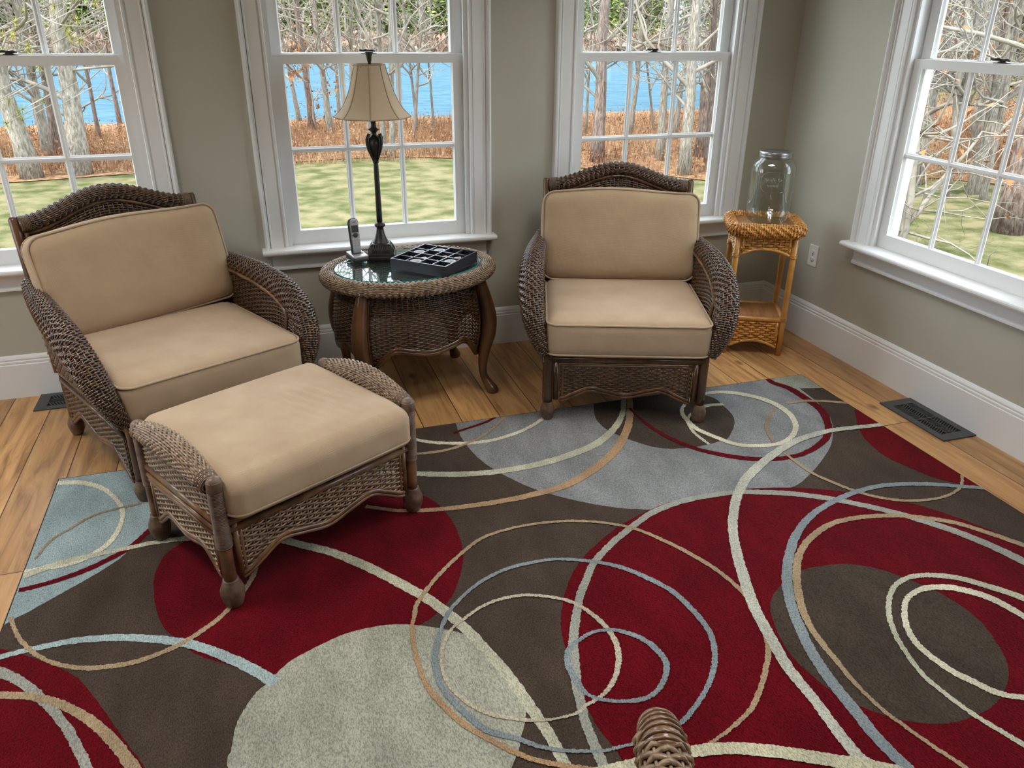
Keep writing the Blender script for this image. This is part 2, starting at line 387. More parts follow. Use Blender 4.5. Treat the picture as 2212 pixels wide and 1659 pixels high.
def rrect(w, d, r, z, n=6):
    P = []
    for cx, cy, a0 in ((w/2-r, d/2-r, 0), (-w/2+r, d/2-r, PI/2), (-w/2+r, -d/2+r, PI), (w/2-r, -d/2+r, 1.5*PI)):
        for k in range(n+1):
            a = a0+k*PI/2/n; P.append((cx+r*math.cos(a), cy+r*math.sin(a), z))
    Q = []
    for i in range(len(P)):   # resample the long straight runs
        a, b = np.array(P[i]), np.array(P[(i+1) % len(P)]); k = max(1, int(np.linalg.norm(b-a)/.03))
        for t in range(k): Q.append(a+(b-a)*t/k)
    return np.array(Q)
RUG_P=[('teal',[(-3.857,-0.716),(-3.726,-0.83),(-2.708,-0.786),(-3.142,-0.78),(-3.211,-0.878),(-3.253,-1.082),(-3.352,-1.341),(-3.397,-1.416),(-3.441,-1.486),(-3.506,-1.548),(-3.564,-1.596),(-3.621,-1.641),(-3.686,-1.689),(-3.798,-1.719),(-3.954,-1.308)]),('red',[(-3.234,-1.44),(-3.294,-1.501),(-3.319,-1.601),(-3.314,-1.697),(-3.292,-1.817),(-3.251,-1.909),(-3.184,-2.004),(-3.113,-2.063),(-2.98,-2.15),(-2.845,-2.187),(-2.715,-2.155),(-2.581,-2.091),(-2.509,-2.056),(-2.441,-1.99),(-2.389,-1.897),(-2.355,-1.807),(-2.34,-1.705),(-2.342,-1.589),(-2.369,-1.469),(-2.411,-1.397),(-2.501,-1.315),(-2.65,-1.252),(-2.838,-1.245),(-3.054,-1.306)]),('red',[(-3.897,-1.737),(-3.704,-1.822),(-3.598,-1.898),(-3.528,-1.956),(-3.473,-2.015),(-3.416,-2.111),(-3.376,-2.186),(-3.323,-2.285),(-3.278,-2.369),(-3.244,-2.47),(-3.342,-2.722),(-3.855,-2.559)]),('grey',[(-2.148,-0.896),(-2.155,-1.043),(-2.13,-1.212),(-2.074,-1.353),(-1.98,-1.501),(-1.858,-1.618),(-1.756,-1.688),(-1.644,-1.739),(-1.481,-1.789),(-1.259,-1.807),(-1.045,-1.767),(-0.912,-1.702),(-0.73,-1.574),(-0.614,-1.458),(-0.532,-1.342),(-0.487,-1.225),(-0.467,-1.102),(-0.464,-0.92),(-0.496,-0.73),(-0.962,-0.393),(-1.75,-0.409),(-2.109,-0.687)]),('sage2',[(-0.533,-0.911),(-0.44,-0.809),(-0.329,-0.843),(-0.342,-1.046),(-0.461,-1.016),(-0.477,-1.139),(-0.491,-1.095),(-0.504,-1.032)]),('brown2',[(-0.944,-1.206),(-1.053,-1.34),(-1.11,-1.365),(-1.225,-1.38),(-1.349,-1.362),(-1.426,-1.31),(-1.497,-1.207),(-1.539,-1.093),(-1.515,-0.944),(-1.411,-0.797),(-1.151,-0.767),(-0.936,-0.959),(-0.92,-1.067)]),('red',[(-2.151,-2.175),(-2.097,-2.073),(-2.023,-1.975),(-1.93,-1.893),(-1.773,-1.796),(-1.608,-1.734),(-1.495,-1.715),(-1.352,-1.713),(-1.207,-1.727),(-1.047,-1.77),(-0.903,-1.835),(-0.771,-1.92),(-0.689,-1.994),(-0.635,-2.059),(-0.578,-2.156),(-0.506,-2.31),(-0.428,-2.559),(-0.691,-2.95),(-1.348,-3.26),(-2.019,-3.096),(-2.188,-2.816),(-2.189,-2.687),(-2.196,-2.636),(-2.206,-2.588),(-2.208,-2.53),(-2.209,-2.455),(-2.2,-2.372),(-2.184,-2.294),(-2.171,-2.23)]),('brown2',[(-1.322,-2.205),(-1.231,-2.206),(-1.148,-2.227),(-1.065,-2.289),(-1.0,-2.391),(-0.97,-2.465),(-0.965,-2.57),(-0.998,-2.661),(-1.028,-2.717),(-1.084,-2.772),(-1.18,-2.822),(-1.286,-2.839),(-1.372,-2.831),(-1.451,-2.796),(-1.513,-2.741),(-1.561,-2.665),(-1.581,-2.593),(-1.588,-2.514),(-1.572,-2.431),(-1.542,-2.352),(-1.501,-2.294),(-1.416,-2.238)]),('red2',[(-0.342,-1.28),(-0.409,-1.357),(-0.472,-1.453),(-0.514,-1.551),(-0.531,-1.682),(-0.501,-1.789),(-0.463,-1.881),(-0.403,-1.946),(-0.362,-1.979),(-0.315,-2.078),(-0.181,-1.891),(-0.209,-1.556),(-0.242,-1.311)]),('sage',[(-3.092,-2.428),(-3.084,-2.366),(-3.073,-2.295),(-3.049,-2.244),(-3.023,-2.204),(-2.998,-2.182),(-2.973,-2.155),(-2.924,-2.112),(-2.841,-2.076),(-2.762,-2.052),(-2.687,-2.05),(-2.619,-2.061),(-2.556,-2.087),(-2.499,-2.119),(-2.44,-2.165),(-2.395,-2.26),(-2.366,-2.381),(-2.363,-2.465),(-2.377,-2.507),(-2.401,-2.549),(-2.418,-2.581),(-2.454,-2.629),(-2.534,-2.731),(-2.696,-2.801),(-2.882,-2.752),(-3.027,-2.62)])]
RUG_S=[('red',0,[(-3.353,-1.33,0.0094),(-3.413,-1.427,0.0113),(-3.513,-1.502,0.0133),(-3.613,-1.543,0.0119),(-3.713,-1.56,0.0103)]),('cream',0,[(-3.723,-0.912,0.0157),(-3.65,-0.924,0.0141),(-3.57,-0.977,0.0107),(-3.513,-1.055,0.0079),(-3.466,-1.163,0.0075),(-3.455,-1.257,0.0082),(-3.475,-1.365,0.0104),(-3.523,-1.43,0.0119),(-3.587,-1.461,0.0125),(-3.66,-1.463,0.0121),(-3.719,-1.466,0.0121)]),('tan2',0,[(-3.699,-1.401,0.004),(-3.669,-1.304,0.0047),(-3.621,-1.249,0.0057),(-3.543,-1.179,0.0065),(-3.4,-1.151,0.0067)]),('sagestrip',0,[(-3.715,-1.487,0.0164),(-3.61,-1.446,0.014),(-3.492,-1.434,0.0112),(-3.413,-1.427,0.0113),(-3.328,-1.421,0.0127),(-3.235,-1.428,0.0138),(-3.086,-1.464,0.0159),(-2.936,-1.527,0.0174),(-2.863,-1.58,0.0171),(-2.763,-1.659,0.0182),(-2.658,-1.776,0.0186),(-2.562,-1.905,0.0183),(-2.496,-2.006,0.0179),(-2.44,-2.125,0.0172),(-2.402,-2.239,0.0168),(-2.37,-2.354,0.0164),(-2.347,-2.477,0.0161),(-2.331,-2.572,0.0153),(-2.326,-2.672,0.015),(-2.323,-2.761,0.0144),(-2.322,-2.891,0.0144),(-2.323,-3.021,0.0144),(-2.327,-3.151,0.0144),(-2.335,-3.281,0.0144),(-2.345,-3.41,0.0144),(-2.358,-3.54,0.0144)]),('greystrip',0,[(-4.512,-1.726,0.0172),(-4.383,-1.718,0.0172),(-4.253,-1.723,0.0172),(-4.124,-1.741,0.0172),(-3.998,-1.773,0.0172),(-3.876,-1.817,0.0172),(-3.759,-1.874,0.0172),(-3.682,-1.922,0.0157),(-3.61,-1.989,0.0135),(-3.548,-2.069,0.0123),(-3.483,-2.17,0.0115),(-3.439,-2.259,0.012),(-3.407,-2.332,0.0122),(-3.371,-2.441,0.0122),(-3.343,-2.568,0.0122),(-3.329,-2.697,0.0122),(-3.328,-2.827,0.0122),(-3.341,-2.957,0.0122),(-3.367,-3.084,0.0122),(-3.406,-3.208,0.0122)]),('tan',0,[(-4.495,-2.055,0.0126),(-4.373,-2.011,0.0126),(-4.246,-1.981,0.0126),(-4.118,-1.963,0.0126),(-3.988,-1.959,0.0126),(-3.858,-1.969,0.0126),(-3.73,-1.992,0.0126),(-3.661,-2.012,0.0122),(-3.569,-2.05,0.0117),(-3.495,-2.102,0.0124),(-3.419,-2.18,0.0136),(-3.358,-2.265,0.0141),(-3.302,-2.365,0.0147),(-3.253,-2.479,0.0141),(-3.214,-2.603,0.0141),(-3.189,-2.731,0.0141),(-3.177,-2.86,0.0141),(-3.178,-2.99,0.0141),(-3.193,-3.119,0.0141),(-3.221,-3.246,0.0141)]),('tealstrip',0,[(-4.415,-2.273,0.0104),(-4.325,-2.179,0.0104),(-4.226,-2.094,0.0104),(-4.119,-2.021,0.0104),(-4.005,-1.959,0.0104),(-3.885,-1.909,0.0104),(-3.76,-1.872,0.0104),(-3.696,-1.86,0.0104),(-3.607,-1.851,0.0113),(-3.489,-1.854,0.0129),(-3.365,-1.885,0.0138),(-3.239,-1.939,0.0153),(-3.163,-1.99,0.0154),(-3.089,-2.056,0.0165),(-3.018,-2.13,0.0169),(-2.974,-2.186,0.0175)]),('tan',0,[(-3.708,-1.686,0.0056),(-3.672,-1.776,0.006),(-3.624,-1.853,0.0064),(-3.567,-1.915,0.0066),(-3.495,-1.963,0.0078),(-3.424,-1.985,0.0089),(-3.344,-1.992,0.0096),(-3.27,-1.975,0.009),(-3.214,-1.951,0.009),(-3.156,-1.909,0.0088),(-3.11,-1.865,0.0083),(-3.053,-1.779,0.0088),(-3.018,-1.696,0.0081),(-2.999,-1.606,0.0064),(-2.973,-1.507,0.0067)]),('cream',0,[(-2.48,-0.857,0.0092),(-2.353,-0.969,0.0111),(-2.261,-1.03,0.0118),(-2.127,-1.072,0.0119),(-2.017,-1.072,0.0112),(-1.891,-1.032,0.0102),(-1.793,-0.973,0.0088),(-1.703,-0.887,0.0082)]),('tan',0,[(-2.515,-1.074,0.0094),(-2.377,-1.093,0.0095),(-2.241,-1.099,0.0092),(-2.098,-1.048,0.0065),(-2.0,-0.967,0.0056),(-1.924,-0.886,0.0054)]),('red',0,[(-2.179,-0.967,0.0071),(-2.147,-0.953,0.0074),(-2.031,-0.915,0.0074),(-1.965,-0.878,0.007)]),('sagestrip',0,[(-2.532,-1.182,0.0153),(-2.401,-1.244,0.0171),(-2.255,-1.296,0.019),(-2.094,-1.325,0.0189),(-1.917,-1.32,0.02),(-1.758,-1.285,0.0205),(-1.623,-1.231,0.0194),(-1.503,-1.135,0.0164),(-1.405,-1.015,0.0127),(-1.331,-0.874,0.0108)]),('orange',0,[(-2.621,-1.416,0.01),(-2.528,-1.47,0.0102),(-2.42,-1.505,0.0119),(-2.312,-1.521,0.0134),(-2.156,-1.53,0.0149),(-2.023,-1.524,0.0162),(-1.879,-1.501,0.018),(-1.749,-1.439,0.0184),(-1.589,-1.323,0.0189),(-1.465,-1.178,0.0175),(-1.372,-1.025,0.0155),(-1.295,-0.859,0.0131)]),('red',0,[(-0.537,-0.851,0.0102),(-0.548,-0.917,0.0159),(-0.51,-1.002,0.0207),(-0.504,-1.123,0.0207),(-0.513,-1.247,0.02),(-0.573,-1.372,0.0164),(-0.65,-1.464,0.0142),(-0.743,-1.524,0.0139),(-0.859,-1.566,0.013),(-0.972,-1.566,0.014),(-1.079,-1.533,0.0154),(-1.173,-1.469,0.0158),(-1.248,-1.393,0.0134),(-1.307,-1.283,0.0124),(-1.338,-1.168,0.0097),(-1.349,-1.068,0.0074),(-1.348,-0.971,0.0072)]),('sagestrip',0,[(-0.912,-1.063,0.0113),(-0.993,-1.055,0.0117),(-1.084,-1.091,0.0082),(-1.151,-1.157,0.0061),(-1.183,-1.265,0.0079),(-1.176,-1.379,0.0074)]),('tan2',0,[(-0.687,-1.159,0.0057),(-0.785,-1.236,0.0092),(-0.861,-1.333,0.0091),(-0.904,-1.446,0.0066)]),('cream',1,[(-0.922,-0.936,0.0135),(-0.822,-0.956,0.016),(-0.73,-1.032,0.0182),(-0.681,-1.125,0.0172),(-0.677,-1.236,0.0149),(-0.719,-1.341,0.0121),(-0.792,-1.418,0.0115),(-0.883,-1.461,0.0125),(-0.991,-1.45,0.0136),(-1.065,-1.413,0.0145),(-1.115,-1.334,0.0136),(-1.154,-1.243,0.0138),(-1.155,-1.155,0.0122),(-1.136,-1.075,0.0085),(-1.089,-1.015,0.0083),(-1.021,-0.964,0.0098)]),('tan',0,[(-0.621,-1.144,0.0086),(-0.511,-1.147,0.0098),(-0.37,-1.21,0.0104),(-0.318,-1.247,0.0106)]),('tan',0,[(-0.915,-1.533,0.0061),(-0.909,-1.69,0.0079),(-0.87,-1.794,0.0087),(-0.823,-1.879,0.0089),(-0.759,-1.94,0.0086),(-0.679,-1.981,0.0078),(-0.575,-1.997,0.0065),(-0.482,-1.984,0.006),(-0.412,-1.95,0.0055),(-0.35,-1.894,0.0056)]),('greystrip',0,[(-2.379,-3.565,0.0132),(-2.348,-3.439,0.0132),(-2.321,-3.312,0.0132),(-2.297,-3.184,0.0132),(-2.277,-3.055,0.0132),(-2.261,-2.926,0.0132),(-2.248,-2.797,0.0132),(-2.241,-2.699,0.0133),(-2.237,-2.623,0.0132),(-2.231,-2.554,0.0128),(-2.22,-2.498,0.0129),(-2.202,-2.421,0.0145),(-2.175,-2.338,0.0149),(-2.151,-2.274,0.0139),(-2.106,-2.186,0.0131),(-2.061,-2.106,0.0129),(-2.008,-2.035,0.0128),(-1.956,-1.969,0.0122),(-1.863,-1.895,0.0127),(-1.754,-1.826,0.0129),(-1.621,-1.758,0.0138),(-1.467,-1.727,0.015),(-1.292,-1.733,0.0149),(-1.221,-1.75,0.0161),(-1.102,-1.796,0.0166),(-0.996,-1.855,0.0169),(-0.924,-1.908,0.017),(-0.816,-2.005,0.0168),(-0.742,-2.09,0.0181),(-0.678,-2.18,0.0192),(-0.629,-2.277,0.0199),(-0.593,-2.386,0.0201),(-0.569,-2.514,0.0189),(-0.558,-2.644,0.0189),(-0.561,-2.774,0.0189),(-0.578,-2.902,0.0189),(-0.608,-3.029,0.0189),(-0.65,-3.152,0.0189),(-0.705,-3.27,0.0189)]),('bluestrip',0,[(-0.313,-2.035,0.0115),(-0.345,-1.995,0.0112),(-0.418,-1.96,0.0124),(-0.528,-1.907,0.0137),(-0.658,-1.87,0.0125),(-0.771,-1.863,0.0119),(-0.905,-1.884,0.0124),(-1.054,-1.931,0.0124),(-1.181,-2.003,0.0136),(-1.293,-2.101,0.0153),(-1.387,-2.212,0.0163),(-1.456,-2.326,0.0166),(-1.495,-2.423,0.0163),(-1.526,-2.519,0.0166),(-1.544,-2.619,0.0169),(-1.551,-2.721,0.0173),(-1.558,-2.815,0.017),(-1.553,-2.889,0.017),(-1.549,-2.919,0.0161),(-1.558,-2.991,0.0151),(-1.587,-3.118,0.0151),(-1.63,-3.241,0.0151),(-1.685,-3.358,0.0151),(-1.752,-3.47,0.0151),(-1.83,-3.574,0.0151),(-1.918,-3.669,0.0151)]),('tan',0,[(-0.135,-3.101,0.014),(-0.182,-2.98,0.014),(-0.233,-2.861,0.014),(-0.287,-2.742,0.014),(-0.344,-2.626,0.014),(-0.405,-2.51,0.014),(-0.468,-2.397,0.014),(-0.515,-2.318,0.0143),(-0.573,-2.225,0.013),(-0.638,-2.14,0.0131),(-0.731,-2.078,0.0126),(-0.811,-2.041,0.0117),(-0.936,-2.014,0.0118),(-1.062,-2.017,0.0116),(-1.185,-2.065,0.0116),(-1.282,-2.133,0.0122),(-1.357,-2.221,0.0127),(-1.415,-2.314,0.0123),(-1.454,-2.398,0.0114),(-1.474,-2.481,0.0105),(-1.482,-2.565,0.0091),(-1.488,-2.667,0.0073),(-1.482,-2.748,0.0066),(-1.465,-2.812,0.0067),(-1.443,-2.884,0.0065),(-1.422,-2.937,0.0072),(-1.417,-2.961,0.0068),(-1.416,-3.024,0.0065),(-1.427,-3.153,0.0065),(-1.452,-3.281,0.0065),(-1.49,-3.405,0.0065),(-1.541,-3.525,0.0065),(-1.604,-3.639,0.0065),(-1.678,-3.746,0.0065)]),('sagestrip',0,[(-0.962,-3.68,0.0087),(-1.004,-3.557,0.0087),(-1.047,-3.434,0.0087),(-1.091,-3.312,0.0087),(-1.135,-3.19,0.0087),(-1.18,-3.068,0.0087),(-1.226,-2.946,0.0087),(-1.247,-2.891,0.0089),(-1.267,-2.839,0.0081),(-1.284,-2.76,0.0081),(-1.29,-2.685,0.0076),(-1.271,-2.599,0.0079),(-1.241,-2.52,0.008),(-1.193,-2.446,0.0078),(-1.127,-2.382,0.0076),(-1.059,-2.347,0.0083),(-0.997,-2.34,0.0101),(-0.932,-2.355,0.012),(-0.87,-2.389,0.0132),(-0.813,-2.448,0.0148),(-0.753,-2.528,0.0159),(-0.699,-2.651,0.0152),(-0.659,-2.775,0.0152),(-0.633,-2.902,0.0152),(-0.62,-3.031,0.0152),(-0.62,-3.161,0.0152),(-0.634,-3.291,0.0152),(-0.661,-3.418,0.0152)]),('cream',0,[(-0.224,-2.763,0.0083),(-0.345,-2.811,0.0083),(-0.47,-2.847,0.0083),(-0.598,-2.87,0.0083),(-0.727,-2.879,0.0083),(-0.857,-2.875,0.0083),(-0.986,-2.857,0.0083),(-1.096,-2.83,0.0088),(-1.147,-2.799,0.0114),(-1.176,-2.752,0.012),(-1.204,-2.699,0.012),(-1.218,-2.63,0.0115),(-1.215,-2.574,0.0108),(-1.187,-2.511,0.009),(-1.139,-2.452,0.0082),(-1.091,-2.416,0.008),(-1.019,-2.398,0.011),(-0.942,-2.414,0.0139),(-0.888,-2.452,0.0154),(-0.848,-2.503,0.0154),(-0.824,-2.591,0.0142),(-0.805,-2.737,0.0133),(-0.802,-2.867,0.0133),(-0.812,-2.997,0.0133),(-0.836,-3.124,0.0133),(-0.872,-3.249,0.0133),(-0.922,-3.369,0.0133),(-0.983,-3.484,0.0133)]),('tan',0,[(-2.564,-2.032,0.0072),(-2.545,-1.987,0.0071),(-2.472,-1.896,0.007),(-2.363,-1.795,0.0069),(-2.264,-1.728,0.0069),(-2.147,-1.704,0.0066),(-2.023,-1.709,0.0069),(-1.907,-1.736,0.0071),(-1.802,-1.789,0.0071),(-1.732,-1.849,0.0081),(-1.661,-1.958,0.0087),(-1.604,-2.079,0.0091),(-1.576,-2.185,0.0082),(-1.57,-2.272,0.0088),(-1.587,-2.349,0.0093),(-1.608,-2.42,0.0091),(-1.642,-2.483,0.0082),(-1.688,-2.538,0.0077),(-1.747,-2.598,0.0074),(-1.809,-2.648,0.0067),(-1.869,-2.676,0.0057),(-1.934,-2.7,0.0046),(-1.977,-2.71,0.0041)]),('orange',0,[(-2.564,-2.032,0.007),(-2.582,-2.085,0.0061),(-2.592,-2.157,0.0059),(-2.595,-2.23,0.0064),(-2.588,-2.32,0.0069),(-2.566,-2.389,0.0077),(-2.525,-2.473,0.0077),(-2.481,-2.531,0.0071),(-2.436,-2.582,0.0071),(-2.39,-2.624,0.0071),(-2.341,-2.653,0.0071),(-2.291,-2.679,0.0071),(-2.232,-2.712,0.007),(-2.123,-2.783,0.007),(-2.018,-2.86,0.007),(-1.919,-2.944,0.007),(-1.825,-3.034,0.007),(-1.738,-3.13,0.007),(-1.656,-3.231,0.007)]),('bluestrip',1,[(-2.502,-2.117,0.0064),(-2.453,-2.042,0.0065),(-2.352,-1.96,0.0066),(-2.244,-1.915,0.0076),(-2.126,-1.907,0.007),(-2.043,-1.921,0.0074),(-1.944,-1.969,0.0086),(-1.877,-2.02,0.0094),(-1.823,-2.091,0.01),(-1.778,-2.173,0.01),(-1.76,-2.275,0.0097),(-1.761,-2.365,0.0091),(-1.786,-2.434,0.0085),(-1.819,-2.487,0.0079),(-1.863,-2.536,0.0071),(-1.911,-2.576,0.0064),(-1.956,-2.606,0.0064),(-1.995,-2.628,0.006),(-2.063,-2.646,0.005),(-2.132,-2.652,0.0045),(-2.182,-2.651,0.0045),(-2.227,-2.648,0.0046),(-2.3,-2.625,0.0054),(-2.364,-2.593,0.0061),(-2.411,-2.553,0.0075),(-2.474,-2.508,0.0094),(-2.505,-2.456,0.0091),(-2.531,-2.4,0.009),(-2.552,-2.332,0.0082),(-2.553,-2.265,0.0082),(-2.539,-2.201,0.0079)]),('cream2',1,[(-2.504,-2.169,0.0056),(-2.473,-2.128,0.0047),(-2.426,-2.096,0.0052),(-2.361,-2.062,0.0056),(-2.301,-2.048,0.0061),(-2.227,-2.051,0.0064),(-2.159,-2.079,0.0064),(-2.099,-2.122,0.0071),(-2.064,-2.178,0.0073),(-2.041,-2.254,0.0081),(-2.04,-2.319,0.0085),(-2.056,-2.377,0.0084),(-2.09,-2.433,0.0074),(-2.129,-2.473,0.0063),(-2.173,-2.497,0.0053),(-2.207,-2.506,0.0053),(-2.243,-2.523,0.0041),(-2.307,-2.523,0.0036),(-2.365,-2.508,0.0051),(-2.419,-2.481,0.0065),(-2.459,-2.455,0.0064),(-2.494,-2.416,0.0062),(-2.52,-2.37,0.0053),(-2.534,-2.324,0.0051),(-2.535,-2.263,0.0051),(-2.521,-2.206,0.0052)]),('bluestrip',1,[(-2.129,-2.279,0.0062),(-2.083,-2.265,0.0062),(-2.031,-2.272,0.0067),(-1.997,-2.293,0.0077),(-1.96,-2.334,0.0091),(-1.941,-2.384,0.0097),(-1.94,-2.436,0.0087),(-1.967,-2.481,0.0073),(-2.006,-2.516,0.0069),(-2.049,-2.532,0.0071),(-2.107,-2.526,0.0061),(-2.149,-2.509,0.0055),(-2.172,-2.495,0.0055),(-2.194,-2.469,0.0058),(-2.202,-2.421,0.0096),(-2.203,-2.371,0.0094),(-2.195,-2.338,0.0084),(-2.176,-2.306,0.0076)]),('whitestrip',0,[(-0.205,-1.443,0.0108),(-0.346,-1.449,0.0131),(-0.498,-1.436,0.0153),(-0.618,-1.43,0.0155),(-0.777,-1.455,0.0177),(-0.889,-1.496,0.0173),(-1.017,-1.56,0.0187),(-1.151,-1.642,0.0195),(-1.251,-1.727,0.0181),(-1.334,-1.823,0.017),(-1.41,-1.932,0.0167),(-1.473,-2.054,0.0174),(-1.522,-2.17,0.0187),(-1.574,-2.309,0.0184),(-1.601,-2.422,0.0177),(-1.627,-2.557,0.0168),(-1.63,-2.664,0.0157),(-1.639,-2.767,0.0157),(-1.641,-2.847,0.0173),(-1.631,-2.88,0.0194)]),('creamstrip',0,[(-3.147,-2.696,0.0131),(-3.017,-2.693,0.0131),(-2.887,-2.691,0.0131),(-2.757,-2.691,0.0131),(-2.627,-2.692,0.0131),(-2.497,-2.694,0.0131),(-2.367,-2.697,0.0131),(-2.251,-2.701,0.0134),(-2.156,-2.705,0.0148),(-2.083,-2.707,0.0157),(-2.016,-2.717,0.0168),(-1.937,-2.732,0.0174),(-1.845,-2.768,0.0186),(-1.771,-2.806,0.0188),(-1.701,-2.845,0.0195),(-1.634,-2.883,0.0211),(-1.584,-2.919,0.0247),(-1.529,-2.975,0.026),(-1.448,-3.077,0.026),(-1.378,-3.186,0.026),(-1.32,-3.302,0.026),(-1.274,-3.424,0.026),(-1.241,-3.55,0.026),(-1.221,-3.678,0.026)])]
# ------------------------------------------------------------------ the room
WB, WR, WLF, WRE = 0.0, 0.0, -6.2, -6.2      # back wall y, right wall x, left wall x, rear wall y
HC = 2.55; TH = .16
BACKW = [-.832, -2.288, -3.75, -5.2]
RIGHTW = [-1.24, -2.70]
OW, OZ0, OZ1 = .46, .60, 2.30
def wall_with_openings(name, length, cs, T, m):
    """local: wall runs along x from 0 to length, inner face y=0, thickness +y"""
    g = G(); xs = [0.0]
    for c in sorted(cs): xs += [c-OW, c+OW]
    xs.append(length)
    for i in range(0, len(xs), 2): g.box((xs[i], 0, 0), (xs[i+1], TH, HC), T)
    for c in cs:
        g.box((c-OW, 0, 0), (c+OW, TH, OZ0), T); g.box((c-OW, 0, OZ1), (c+OW, TH, HC), T)
    return struct(name, g, m, smooth=False)
Rz = lambda a: Matrix.Rotation(a, 4, 'Z')
TB = Matrix.Translation((WLF, 0, 0))
wall_with_openings('wall_back', 6.2, [c-WLF for c in BACKW], TB, M['wall'])
TR = Rz(-PI/2)
wall_with_openings('wall_right', 6.2, [-c for c in RIGHTW], TR, M['wall'])
TRE = Matrix.Translation((0, WRE, 0)) @ Rz(PI)
wall_with_openings('wall_rear', 6.2, [], TRE, M['wall'])
TL = Matrix.Translation((WLF, WRE, 0)) @ Rz(PI/2)
wall_with_openings('wall_left', 6.2, [4.1, 5.35], TL, M['wall'])
struct('floor', G().box((WLF-.1, WRE-.1, -.12), (.1, .1, 0)), M['floor'], smooth=False)
struct('ceiling', G().box((WLF-.35, WRE-.35, HC), (.35, .35, HC+.12)), M['ceil'], smooth=False)
struct('trim_1', G().box((WLF-.2, WRE-.2, -1.0), (.2, .2, -.121)), M['siding'], smooth=False)

BP = [(0, 0), (.018, 0), (.018, .163), (.013, .166), (.015, .172), (.015, .178), (.010, .181), (.012, .190), (.008, .199), (.003, .2065), (0, .2065)]
struct('baseboard_back', G().prism(BP, (WLF, 0, 0), (0, 0, 0), (0, 0, 1), (0, -1, 0)), M['trim'], smooth=False)
struct('baseboard_right', G().prism(BP, (0, -.001, 0), (0, WRE, 0), (0, 0, 1), (-1, 0, 0)), M['trim'], smooth=False)
struct('baseboard_left', G().prism(BP, (WLF, 0, 0), (WLF, WRE, 0), (0, 0, 1), (1, 0, 0)), M['trim'], smooth=False)
struct('baseboard_rear', G().prism(BP, (WLF, WRE, 0), (0, WRE, 0), (0, 0, 1), (0, 1, 0)), M['trim'], smooth=False)

